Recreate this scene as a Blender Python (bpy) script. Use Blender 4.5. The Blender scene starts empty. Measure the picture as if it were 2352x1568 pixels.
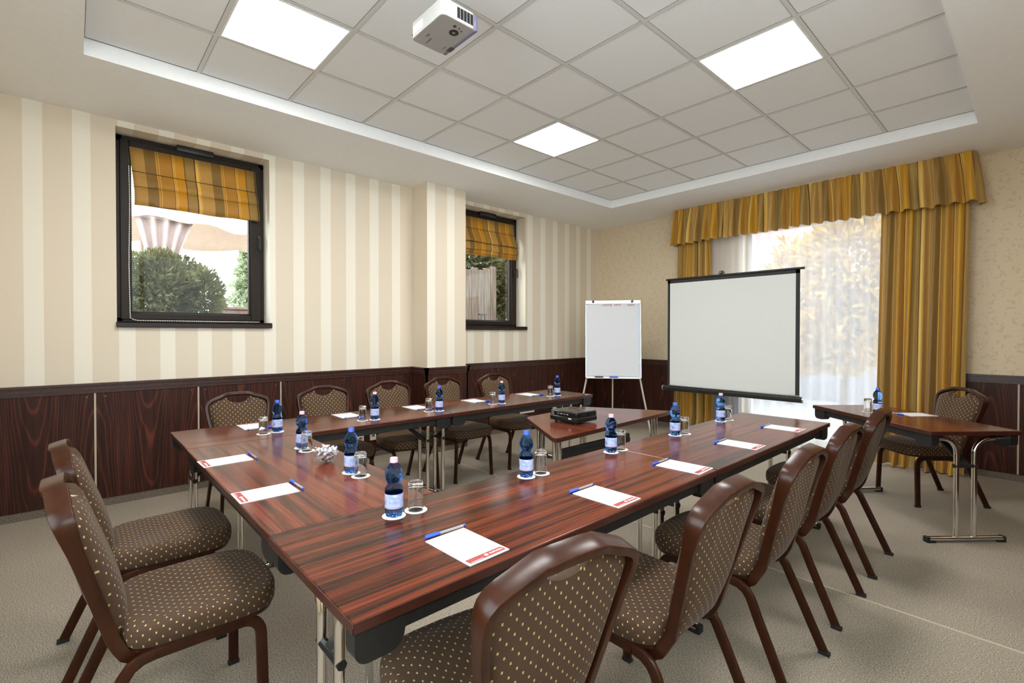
import bpy, bmesh, math, random
from mathutils import Vector, Matrix
S = bpy.context.scene
COL = S.collection
PI = math.pi
random.seed(7)

# ------------------------------------------------------------------ camera
cam = bpy.data.cameras.new('camera')
camo = bpy.data.objects.new('camera', cam)
COL.objects.link(camo)
S.camera = camo
cam.sensor_width = 36.0
cam.lens = 36.0 * 1105.47 / 2352
cam.shift_x = 10.02 / 2352
cam.shift_y = -6.22 / 2352
cam.clip_start = 0.05
R_ = Vector((0.669589, 0.742732, 0.00049))
U_ = Vector((-0.008402, 0.006916, 0.999941))
F_ = Vector((-0.742684, 0.669553, -0.010871))
camo.matrix_world = Matrix(((R_.x, U_.x, -F_.x, 4.92602), (R_.y, U_.y, -F_.y, -6.43116),
                            (R_.z, U_.z, -F_.z, 1.35469), (0, 0, 0, 1)))
# ------------------------------------------------------------------ world and exposure
W = bpy.data.worlds.new('sky')
S.world = W
W.use_nodes = True
bg = W.node_tree.nodes['Background']
bg.inputs[0].default_value = (0.80, 0.91, 1.0, 1)
bg.inputs[1].default_value = 5.0
PANEL = 22.0
S.view_settings.view_transform = 'Standard'
S.view_settings.look = 'None'
S.view_settings.exposure = 0.74
S.view_settings.gamma = 1
S.view_settings.use_curve_mapping = False
cy = S.cycles
cy.use_denoising = True
cy.max_bounces = 10
cy.diffuse_bounces = 8
cy.glossy_bounces = 4
cy.transmission_bounces = 8
cy.transparent_max_bounces = 12
cy.caustics_reflective = False
cy.caustics_refractive = False
cy.sample_clamp_indirect = 6.0


# ------------------------------------------------------------------ material helper
class NT:
    def __init__(s, name):
        s.m = bpy.data.materials.new(name)
        s.m.use_nodes = True
        s.t = s.m.node_tree
        s.t.nodes.clear()
        s.out = s.t.nodes.new('ShaderNodeOutputMaterial')

    def n(s, typ, ins=None, **props):
        nd = s.t.nodes.new('ShaderNode' + typ)
        for k, v in props.items():
            setattr(nd, k, v)
        for k, v in (ins or {}).items():
            s.set(nd.inputs[k], v)
        return nd

    def set(s, sock, v):
        if isinstance(v, bpy.types.NodeSocket):
            s.t.links.new(v, sock)
        elif isinstance(v, (tuple, list)) and len(v) == 3 and sock.type == 'RGBA':
            sock.default_value = (*v, 1)
        else:
            sock.default_value = v

    def math(s, op, a, b=0.0, c=None):
        nd = s.n('Math', operation=op)
        s.set(nd.inputs[0], a)
        s.set(nd.inputs[1], b)
        if c is not None:
            s.set(nd.inputs[2], c)
        return nd.outputs[0]

    def mix(s, f, a, b):
        nd = s.n('Mix', data_type='RGBA')
        s.set(nd.inputs[0], f)
        s.set(nd.inputs[6], a)
        s.set(nd.inputs[7], b)
        return nd.outputs[2]

    def ramp(s, f, stops, interp='LINEAR'):
        nd = s.n('ValToRGB')
        cr = nd.color_ramp
        cr.interpolation = interp
        while len(cr.elements) < len(stops):
            cr.elements.new(0.5)
        for e, (p, c) in zip(cr.elements, stops):
            e.position = p
            e.color = (*c, 1) if len(c) == 3 else c
        s.set(nd.inputs[0], f)
        return nd.outputs[0]

    def coord(s, kind='Object'):
        return s.n('TexCoord').outputs[kind]

    def sep(s, v):
        nd = s.n('SeparateXYZ')
        s.set(nd.inputs[0], v)
        return nd.outputs

    def comb(s, x, y, z=0.0):
        nd = s.n('CombineXYZ')
        for i, v in enumerate((x, y, z)):
            s.set(nd.inputs[i], v)
        return nd.outputs[0]

    def scale(s, v, sc):
        nd = s.n('Mapping')
        s.set(nd.inputs[0], v)
        nd.inputs['Scale'].default_value = sc
        return nd.outputs[0]

    def noise(s, v, scale, detail=2.0, rough=0.5, dims='3D', w=None):
        nd = s.n('TexNoise', noise_dimensions=dims)
        s.set(nd.inputs['Vector'], v)
        nd.inputs['Scale'].default_value = scale
        nd.inputs['Detail'].default_value = detail
        nd.inputs['Roughness'].default_value = rough
        if w is not None:
            s.set(nd.inputs['W'], w)
        return nd.outputs['Fac']

    def bump(s, h, strength=0.2, dist=0.002):
        nd = s.n('Bump')
        s.set(nd.inputs['Height'], h)
        nd.inputs['Strength'].default_value = strength
        nd.inputs['Distance'].default_value = dist
        return nd.outputs[0]

    def bsdf(s, col, rough=0.5, metal=0.0, normal=None, **kw):
        b = s.n('BsdfPrincipled')
        s.set(b.inputs['Base Color'], col)
        s.set(b.inputs['Roughness'], rough)
        b.inputs['Metallic'].default_value = metal
        for k, v in kw.items():
            s.set(b.inputs[k.replace('_', ' ')], v)
        if normal is not None:
            s.set(b.inputs['Normal'], normal)
        return b.outputs[0]

    def done(s, sh):
        s.t.links.new(sh, s.out.inputs[0])
        return s.m


def plain(name, col, rough=0.5, metal=0.0, **kw):
    t = NT(name)
    return t.done(t.bsdf(col, rough, metal, **kw))


def speck(name, col, rough=0.6, amount=0.12, scale=60, **kw):
    t = NT(name)
    f = t.noise(t.coord(), scale, 3)
    d = tuple(c * (1 - amount) for c in col)
    l = tuple(min(1, c * (1 + amount)) for c in col)
    return t.done(t.bsdf(t.ramp(f, [(0.3, d), (0.7, l)]), rough, **kw))


# ------------------------------------------------------------------ materials
M = {}
t = NT('striped_wallpaper')
x, y, z = t.sep(t.coord())[:3]
u = t.math('FRACT', t.math('DIVIDE', t.math('ADD', y, 6.698 + 0.2677 * 20), 0.2677))
st = t.math('LESS_THAN', u, 0.392)
fab = t.noise(t.scale(t.coord(), (40, 40, 260)), 1.0, 3)
c = t.mix(st, (0.735, 0.645, 0.515), (0.860, 0.810, 0.695))
c = t.mix(t.math('MULTIPLY', fab, 0.22), c, (0.60, 0.52, 0.40))
M['wall_stripe'] = t.done(t.bsdf(c, 0.75, normal=t.bump(fab, 0.15, 0.001)))

t = NT('leaf_wallpaper')
x, y, z = t.sep(t.coord())[:3]
mask = None
for k, (sc, off, thr, asp) in enumerate(((15.0, 0.0, 0.20, 2.6), (21.0, 3.7, 0.17, 2.2))):
    vx = t.math('ADD', t.math('MULTIPLY', t.math('ADD', x, y), sc), off)
    vz = t.math('MULTIPLY', z, sc)
    vec = t.comb(vx, vz, 0.0)
    vo = t.n('TexVoronoi', {'Vector': vec, 'Scale': 1.0}, voronoi_dimensions='2D', feature='F1')
    d = t.n('VectorMath', {0: vec, 1: vo.outputs['Position']}, operation='SUBTRACT').outputs[0]
    dx, dy, _ = t.sep(d)[:3]
    r, g, b = t.n('SeparateColor', {0: vo.outputs['Color']}).outputs[:3]
    a = t.math('MULTIPLY', r, 6.283)
    ca, sa = t.math('COSINE', a), t.math('SINE', a)
    px = t.math('ADD', t.math('MULTIPLY', dx, ca), t.math('MULTIPLY', dy, sa))
    py = t.math('SUBTRACT', t.math('MULTIPLY', dy, ca), t.math('MULTIPLY', dx, sa))
    e = t.math('SQRT', t.math('ADD', t.math('POWER', px, 2.0), t.math('POWER', t.math('MULTIPLY', py, asp), 2.0)))
    thr2 = t.math('MULTIPLY', t.math('ADD', 0.55, t.math('MULTIPLY', g, 0.6)), thr * 1.9)
    mk = t.math('LESS_THAN', e, thr2)
    vine = t.math('ABSOLUTE', t.math('SINE', t.math('ADD', t.math('MULTIPLY', t.math('ADD', x, y), 22.0), t.math('MULTIPLY', t.math('SINE', t.math('MULTIPLY', z, 13.0)), 1.2))))
    keep = t.math('GREATER_THAN', t.math('ADD', vine, t.math('MULTIPLY', b, 0.5)), 0.75)
    mk = t.math('MULTIPLY', mk, keep)
    mask = mk if mask is None else t.math('MAXIMUM', mask, mk)
c = t.mix(t.math('MULTIPLY', mask, 0.55), (0.72, 0.60, 0.425), (0.58, 0.44, 0.305))
fab = t.noise(t.scale(t.coord(), (60, 60, 240)), 1.0, 2)
c = t.mix(t.math('MULTIPLY', fab, 0.16), c, (0.45, 0.36, 0.24))
M['wall_leaf'] = t.done(t.bsdf(c, 0.75))

M['white_paint'] = speck('ceiling_paint', (0.88, 0.89, 0.90), 0.8, 0.015, 30)
t = NT('ceiling_tile')
n1 = t.noise(t.coord(), 260, 2)
c = t.ramp(n1, [(0.3, (0.79, 0.795, 0.80)), (0.6, (0.875, 0.88, 0.885))])
M['tile'] = t.done(t.bsdf(c, 0.9, normal=t.bump(n1, 0.15, 0.001)))
M['tbar'] = speck('tile_grid_metal', (0.66, 0.65, 0.63), 0.5, 0.03)
M['gap'] = speck('shadow_gap', (0.16, 0.15, 0.14), 0.8, 0.05)

t = NT('carpet')
co = t.coord()
n1 = t.noise(co, 190, 4, 0.75)
n2 = t.noise(co, 3.0, 2)
xx, yy, zz = t.sep(co)[:3]
ln = t.noise(t.scale(co, (180, 26, 1)), 1.0, 2)
c = t.ramp(n1, [(0.34, (0.085, 0.066, 0.050)), (0.5, (0.31, 0.262, 0.207)), (0.66, (0.58, 0.52, 0.44))])
c = t.mix(t.math('MULTIPLY', t.math('GREATER_THAN', ln, 0.665), 0.55), c, (0.50, 0.42, 0.20))
c = t.mix(t.math('MULTIPLY', n2, 0.18), c, (0.26, 0.22, 0.17))
M['carpet'] = t.done(t.bsdf(c, 0.95, Specular_IOR_Level=0.1))
t = NT('carpet_skirting')
n1 = t.noise(t.coord(), 180, 3, 0.7)
c = t.ramp(n1, [(0.35, (0.07, 0.055, 0.04)), (0.6, (0.21, 0.17, 0.13))])
M['carpet_base'] = t.done(t.bsdf(c, 0.95))

t = NT('mahogany_panel')
x, y, z = t.sep(t.coord())[:3]
uu = t.math('ADD', x, y)
nz = t.noise(t.comb(t.math('MULTIPLY', uu, 2.2), t.math('MULTIPLY', z, 1.1), 0.0), 1.0, 3)
wob = t.noise(t.comb(t.math('MULTIPLY', uu, 30.0), t.math('MULTIPLY', z, 1.3), 3.0), 1.0, 3)
cell = t.math('SUBTRACT', t.math('FRACT', t.math('ADD', t.math('DIVIDE', uu, 0.34), 20.0)), 0.5)
par = t.math('MULTIPLY', t.math('POWER', t.math('ABSOLUTE', cell), 2.0), 26.0)
sg = t.math('SUBTRACT', t.math('MULTIPLY', t.math('GREATER_THAN', t.math('FRACT', t.math('ADD', t.math('DIVIDE', uu, 0.68), 20.0)), 0.5), 2.0), 1.0)
f = t.math('ADD', t.math('MULTIPLY', t.math('MULTIPLY', z, 3.2), sg), t.math('ADD', par, t.math('MULTIPLY', nz, 3.0)))
ring = t.math('SINE', t.math('MULTIPLY', f, 6.283 * 1.1))
lines = t.math('POWER', t.math('MAXIMUM', ring, 0.0), 3.0)
mix_ = t.math('ADD', t.math('MULTIPLY', lines, 0.55), t.math('MULTIPLY', t.math('SUBTRACT', wob, 0.42), 1.5))
c = t.ramp(mix_, [(0.0, (0.030, 0.0125, 0.0095)), (0.35, (0.055, 0.019, 0.0135)), (0.9, (0.128, 0.034, 0.019))])
M['panel'] = t.done(t.bsdf(c, 0.40, Specular_IOR_Level=0.18))
M['rail'] = speck('dark_wood_moulding', (0.050, 0.018, 0.013), 0.35, 0.25, 25)
M['pale_strip'] = plain('pale_joint_strip', (0.48, 0.40, 0.30), 0.5)
M['dark_joint'] = plain('dark_joint', (0.010, 0.006, 0.005), 0.7)

t = NT('rosewood_laminate')
co = t.coord()
rnd = t.n('ObjectInfo').outputs['Random']
w = t.math('MULTIPLY', rnd, 40.0)
a = t.noise(t.scale(co, (0.9, 34, 1)), 1.0, 3, 0.6, '4D', w)
b = t.noise(t.scale(co, (2.2, 150, 1)), 1.0, 2, 0.5, '4D', w)
d = t.noise(t.scale(co, (0.5, 5, 1)), 1.0, 1, 0.5, '4D', w)
f = t.math('ADD', t.math('MULTIPLY', a, 0.62), t.math('ADD', t.math('MULTIPLY', b, 0.26), t.math('MULTIPLY', d, 0.22)))
c = t.ramp(f, [(0.40, (0.017, 0.0085, 0.006)), (0.485, (0.032, 0.0125, 0.008)), (0.54, (0.082, 0.019, 0.010)), (0.63, (0.155, 0.034, 0.016))])
M['rosewood'] = t.done(t.bsdf(c, 0.17, Specular_IOR_Level=0.20))
M['edge'] = speck('table_edge_band', (0.052, 0.0145, 0.0095), 0.28, 0.2, 20)

t = NT('brown_dotted_fabric')
ux, uy, _ = t.sep(t.coord('UV'))[:3]
P = 0.033
p1 = t.math('DIVIDE', ux, P)
p2 = t.math('DIVIDE', uy, P)
dot = None
for o in (0.0, 0.5):
    fx = t.math('ABSOLUTE', t.math('SUBTRACT', t.math('FRACT', t.math('ADD', p1, 20 + o)), 0.5))
    fy = t.math('ABSOLUTE', t.math('SUBTRACT', t.math('FRACT', t.math('ADD', p2, 20 + o)), 0.5))
    k = t.math('MULTIPLY', t.math('LESS_THAN', fx, 0.062), t.math('LESS_THAN', fy, 0.098))
    dot = k if dot is None else t.math('MAXIMUM', dot, k)
wv = t.noise(t.scale(t.coord('UV'), (600, 600, 1)), 1.0, 2)
qa = t.math('ABSOLUTE', t.math('SUBTRACT', t.math('FRACT', t.math('ADD', t.math('ADD', p1, p2), 20.5)), 0.5))
qb = t.math('ABSOLUTE', t.math('SUBTRACT', t.math('FRACT', t.math('ADD', t.math('SUBTRACT', p1, p2), 20.5)), 0.5))
q = t.math('LESS_THAN', t.math('MINIMUM', qa, qb), 0.012)
c = t.ramp(wv, [(0.3, (0.056, 0.0315, 0.0185)), (0.7, (0.094, 0.056, 0.035))])
c = t.mix(t.math('MULTIPLY', q, 0.28), c, (0.052, 0.034, 0.024))
c = t.mix(dot, c, (0.52, 0.39, 0.17))
M['fabric'] = t.done(t.bsdf(c, 0.75, normal=t.bump(wv, 0.2, 0.0006), Sheen_Weight=0.08, Sheen_Roughness=0.4, Specular_IOR_Level=0.12))

t = NT('brown_lacquer')
f = t.noise(t.scale(t.coord(), (6, 6, 1.5)), 6.0, 3)
c = t.ramp(f, [(0.3, (0.026, 0.0070, 0.0026)), (0.7, (0.045, 0.0115, 0.0038))])
M['lacquer'] = t.done(t.bsdf(c, 0.30, Specular_IOR_Level=0.28, Coat_Weight=0.06, Coat_Roughness=0.15))
M['chrome'] = speck('chrome', (0.78, 0.765, 0.73), 0.09, 0.03, 8, metal=1.0)
M['black'] = speck('black_plastic', (0.012, 0.012, 0.012), 0.42, 0.2, 90)
M['steel_black'] = speck('black_steel', (0.011, 0.011, 0.011), 0.5, 0.15, 40)
M['rubber'] = speck('rubber', (0.014, 0.014, 0.014), 0.8, 0.2, 90)
M['frame'] = speck('dark_bronze_frame', (0.022, 0.0135, 0.009), 0.45, 0.15, 30, Specular_IOR_Level=0.22)
M['sill'] = speck('dark_sill', (0.024, 0.011, 0.010), 0.4, 0.15, 30, Specular_IOR_Level=0.3)
M['white'] = speck('white_plastic', (0.78, 0.78, 0.76), 0.4, 0.02, 20)
M['cream'] = speck('cream_plastic', (0.68, 0.64, 0.52), 0.4, 0.02, 20)
M['alu'] = speck('aluminium', (0.62, 0.62, 0.60), 0.28, 0.04, 15, metal=1.0)
M['offwhite_leg'] = speck('beige_leg', (0.56, 0.51, 0.41), 0.4, 0.04, 15)
M['paper'] = speck('white_paper', (0.70, 0.70, 0.70), 0.8, 0.012, 40)
M['red'] = speck('red_print', (0.33, 0.050, 0.045), 0.7, 0.05, 40)
M['whiteprint'] = plain('white_print', (0.85, 0.85, 0.85), 0.7)
M['coaster'] = speck('coaster_paper', (0.85, 0.85, 0.83), 0.85, 0.02, 80)
M['screen'] = speck('projection_fabric', (0.66, 0.68, 0.66), 0.85, 0.008, 30)
M['screen_border'] = speck('black_border', (0.018, 0.018, 0.018), 0.7, 0.1, 60)
M['pen_blue'] = speck('pen_blue', (0.035, 0.115, 0.62), 0.35, 0.08, 40)
M['ink'] = plain('ink_tube', (0.03, 0.03, 0.05), 0.4)
M['cap_blue'] = speck('cap_blue', (0.03, 0.10, 0.62), 0.4, 0.08, 60)
M['cap_pink'] = speck('cap_pink', (0.72, 0.42, 0.47), 0.45, 0.05, 60)
M['proj_white'] = speck('projector_white', (0.46, 0.46, 0.455), 0.4, 0.02, 20)
M['proj_shaded'] = speck('projector_white_shaded', (0.36, 0.34, 0.33), 0.4, 0.03, 20)  # shade on the white casing's lower face, put into the colour
M['proj_violet'] = speck('projector_violet', (0.17, 0.165, 0.26), 0.35, 0.04, 30)
M['gloss_black'] = speck('gloss_black', (0.010, 0.010, 0.010), 0.16, 0.1, 20)
M['grey_print'] = plain('dark_print', (0.09, 0.085, 0.08), 0.6)
M['bead'] = speck('bead_white', (0.75, 0.73, 0.68), 0.4, 0.03, 40)

t = NT('clear_glass')
M['glass'] = t.done(t.n('BsdfGlass', {'Color': (0.985, 0.985, 0.98), 'Roughness': 0.0, 'IOR': 1.45}).outputs[0])
t = NT('blue_bottle')
M['bottle'] = t.done(t.n('BsdfGlass', {'Color': (0.44, 0.66, 1.0), 'Roughness': 0.0, 'IOR': 1.18}).outputs[0])
t = NT('window_glass')
fr = t.n('Fresnel', {'IOR': 1.5}).outputs[0]
mx = t.n('MixShader')
t.set(mx.inputs[0], t.math('MULTIPLY', fr, 0.13))
t.set(mx.inputs[1], t.n('BsdfTransparent', {'Color': (0.93, 0.94, 0.92)}).outputs[0])
t.set(mx.inputs[2], t.n('BsdfGlossy', {'Color': (1, 1, 1), 'Roughness': 0.02}).outputs[0])
M['pane'] = t.done(mx.outputs[0])
t = NT('thin_glass')
mx = t.n('MixShader')
mx.inputs[0].default_value = 0.10
t.set(mx.inputs[1], t.n('BsdfTransparent', {'Color': (0.97, 0.97, 0.97)}).outputs[0])
t.set(mx.inputs[2], t.n('BsdfGlossy', {'Color': (1, 1, 1), 'Roughness': 0.03}).outputs[0])
M['thin_glass'] = t.done(mx.outputs[0])
t = NT('clear_barrel')
mx = t.n('MixShader', {0: 0.35})
t.set(mx.inputs[1], t.n('BsdfTransparent', {'Color': (0.92, 0.92, 0.95)}).outputs[0])
t.set(mx.inputs[2], t.bsdf((0.8, 0.8, 0.82), 0.15))
M['barrel'] = t.done(mx.outputs[0])
t = NT('bottle_label')
ux, uy, _ = t.sep(t.coord('UV'))[:3]
ln = t.math('LESS_THAN', t.math('FRACT', t.math('MULTIPLY', uy, 17.0)), 0.45)
wd = t.math('GREATER_THAN', t.noise(t.comb(t.math('MULTIPLY', ux, 90.0), t.math('FLOOR', t.math('MULTIPLY', uy, 17.0)), 0.0), 1.0, 2), 0.47)
blk = t.math('MULTIPLY', t.math('LESS_THAN', uy, 0.80), t.math('GREATER_THAN', uy, 0.22))
txt = t.math('MULTIPLY', t.math('MULTIPLY', ln, wd), blk)
bars = t.math('MULTIPLY', t.math('GREATER_THAN', t.math('SINE', t.math('MULTIPLY', ux, 420.0)), -0.2),
              t.math('MULTIPLY', t.math('COMPARE', t.math('FRACT', t.math('MULTIPLY', ux, 2.0)), 0.62, 0.06), t.math('COMPARE', uy, 0.36, 0.14)))
cl = t.noise(t.comb(t.math('MULTIPLY', ux, 9.0), t.math('MULTIPLY', uy, 3.0), 0.0), 1.0, 2)
c = t.ramp(cl, [(0.35, (0.33, 0.42, 0.78)), (0.65, (0.62, 0.68, 0.90))])
c = t.mix(t.math('MULTIPLY', txt, 0.45), c, (0.16, 0.19, 0.42))
c = t.mix(t.math('MULTIPLY', bars, 0.85), c, (0.05, 0.06, 0.16))
c = t.mix(t.math('LESS_THAN', uy, 0.14), c, (0.50, 0.40, 0.66))
M['label'] = t.done(t.bsdf(c, 0.35))

t = NT('emitter')
M['emit'] = t.done(t.n('Emission', {'Color': (1.0, 0.985, 0.96), 'Strength': PANEL}).outputs[0])


def gold(name, translucent=0.0):
    t = NT(name)
    ux, uy, _ = t.sep(t.coord('UV'))[:3]
    Pd = 0.50
    f = t.math('FRACT', t.math('ADD', t.math('DIVIDE', ux, Pd), 20.0))
    dotb, olive, mid, sat, pale, dark, oh = ((0.62, 0.39, 0.10), (0.235, 0.125, 0.020), (0.50, 0.265, 0.034), (0.58, 0.305, 0.018),
                                             (0.72, 0.47, 0.11), (0.070, 0.03, 0.012), (0.36, 0.22, 0.05))
    stops = [(0.0, dotb), (0.185, olive), (0.345, pale), (0.355, mid), (0.385, pale), (0.395, dark), (0.402, mid), (0.575, dark), (0.585, pale),
             (0.600, mid), (0.612, pale), (0.622, sat), (0.755, (0.25, 0.12, 0.03)), (0.775, oh), (0.915, dark), (0.93, pale), (0.985, dark), (0.99, pale)]
    c = t.ramp(f, stops, 'CONSTANT')
    D = 0.017
    dm = None
    for o in (0.0, 0.5):
        fx = t.math('SUBTRACT', t.math('FRACT', t.math('ADD', t.math('DIVIDE', ux, D), 20 + o)), 0.5)
        fy = t.math('SUBTRACT', t.math('FRACT', t.math('ADD', t.math('DIVIDE', uy, D), 20 + o)), 0.5)
        r2 = t.math('ADD', t.math('POWER', fx, 2.0), t.math('POWER', fy, 2.0))
        k = t.math('LESS_THAN', r2, 0.045)
        dm = k if dm is None else t.math('MAXIMUM', dm, k)
    dm = t.math('MULTIPLY', dm, t.math('LESS_THAN', f, 0.185))
    c = t.mix(dm, c, (0.22, 0.105, 0.03))
    hat = t.math('SINE', t.math('MULTIPLY', t.math('ADD', ux, uy), 900.0))
    hm = t.math('MULTIPLY', t.math('GREATER_THAN', hat, 0.2), t.math('MAXIMUM', t.math('COMPARE', f, 0.845, 0.07), t.math('COMPARE', f, 0.265, 0.08)))
    c = t.mix(t.math('MULTIPLY', hm, 0.45), c, (0.56, 0.39, 0.13))
    ck = t.math('MULTIPLY', t.math('GREATER_THAN', t.math('MULTIPLY', t.math('SINE', t.math('MULTIPLY', ux, 800.0)), t.math('SINE', t.math('MULTIPLY', uy, 800.0))), 0.25), t.math('COMPARE', f, 0.49, 0.085))
    c = t.mix(t.math('MULTIPLY', ck, 0.4), c, (0.27, 0.13, 0.03))
    b = t.bsdf(c, 0.5, Sheen_Weight=0.15, Specular_IOR_Level=0.4)
    if translucent:
        mx = t.n('MixShader', {0: translucent})
        t.set(mx.inputs[1], b)
        t.set(mx.inputs[2], t.n('BsdfTranslucent', {'Color': c}).outputs[0])
        b = mx.outputs[0]
    return t.done(b)


M['gold'] = gold('gold_striped_fabric')
M['gold_thin'] = gold('gold_striped_blind', 0.38)
M['cord_dark'] = plain('dark_seam', (0.05, 0.03, 0.015), 0.7)
t = NT('sheer_voile')
mx = t.n('MixShader', {0: 0.50})
m2 = t.n('MixShader', {0: 0.42})
t.set(m2.inputs[1], t.n('BsdfDiffuse', {'Color': (0.88, 0.87, 0.88)}).outputs[0])
t.set(m2.inputs[2], t.n('BsdfTranslucent', {'Color': (0.86, 0.83, 0.85)}).outputs[0])
t.set(mx.inputs[1], t.n('BsdfTransparent', {'Color': (1, 1, 1)}).outputs[0])
t.set(mx.inputs[2], m2.outputs[0])
M['sheer'] = t.done(mx.outputs[0])


def leafmat(name, a, b, sc=3.0):
    t = NT(name)
    f = t.noise(t.coord(), sc, 4, 0.6)
    c = t.ramp(f, [(0.3, a), (0.7, b)])
    mx = t.n('MixShader', {0: 0.3})
    t.set(mx.inputs[1], t.bsdf(c, 0.7))
    t.set(mx.inputs[2], t.n('BsdfTranslucent', {'Color': c}).outputs[0])
    return t.done(mx.outputs[0])


M['bush'] = leafmat('bush_green', (0.055, 0.050, 0.024), (0.19, 0.185, 0.085))
M['conifer'] = leafmat('conifer_green', (0.20, 0.24, 0.13), (0.42, 0.46, 0.30))
M['autumn'] = leafmat('autumn_yellow', (0.24, 0.14, 0.02), (0.58, 0.38, 0.09), 5)
M['bark'] = speck('bark', (0.12, 0.085, 0.06), 0.9, 0.4, 12)
M['canopy'] = speck('canopy_cloth', (0.60, 0.46, 0.40), 0.8, 0.05, 8)
M['drape_cloth'] = speck('gazebo_drape', (0.42, 0.32, 0.30), 0.8, 0.08, 8)
M['lawn'] = speck('outside_ground', (0.42, 0.38, 0.31), 0.95, 0.3, 3)
M['terrace'] = speck('pale_terrace', (0.34, 0.33, 0.36), 0.85, 0.08, 3)
M['bounce_paving'] = speck('pale_bounce_paving', (0.78, 0.78, 0.78), 0.85, 0.05, 3)  # kept bright to bounce daylight up to the ceiling
M['pinkwall'] = speck('pink_render', (0.42, 0.27, 0.27), 0.9, 0.06, 2)
M['greystone'] = speck('grey_stone', (0.27, 0.27, 0.31), 0.9, 0.15, 5)
t = NT('wicker')
bt = t.n('TexBrick', {'Vector': t.coord(), 'Color1': (0.22, 0.14, 0.11), 'Color2': (0.16, 0.10, 0.08), 'Mortar': (0.05, 0.035, 0.03), 'Scale': 14.0})
M['wicker'] = t.done(t.bsdf(bt.outputs[0], 0.6))
t = NT('board_fence')
xx, yy, zz = t.sep(t.coord())[:3]
fb = t.noise(t.comb(t.math('MULTIPLY', yy, 30.0), t.math('MULTIPLY', zz, 2.0), 0.0), 1.0, 3)
M['boards'] = t.done(t.bsdf(t.ramp(fb, [(0.3, (0.080, 0.054, 0.040)), (0.7, (0.185, 0.135, 0.105))]), 0.85))
t = NT('candy_wrapper')
f = t.noise(t.coord(), 260, 2)
M['wrapper'] = t.done(t.bsdf(t.ramp(f, [(0.36, (0.20, 0.22, 0.55)), (0.47, (0.78, 0.79, 0.86)), (0.66, (0.60, 0.50, 0.38))]), 0.3))
t = NT('candy_toffee')
f = t.noise(t.coord(), 160, 2)
M['candy'] = t.done(t.bsdf(t.ramp(f, [(0.4, (0.12, 0.06, 0.04)), (0.6, (0.62, 0.47, 0.34))]), 0.3))


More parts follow.
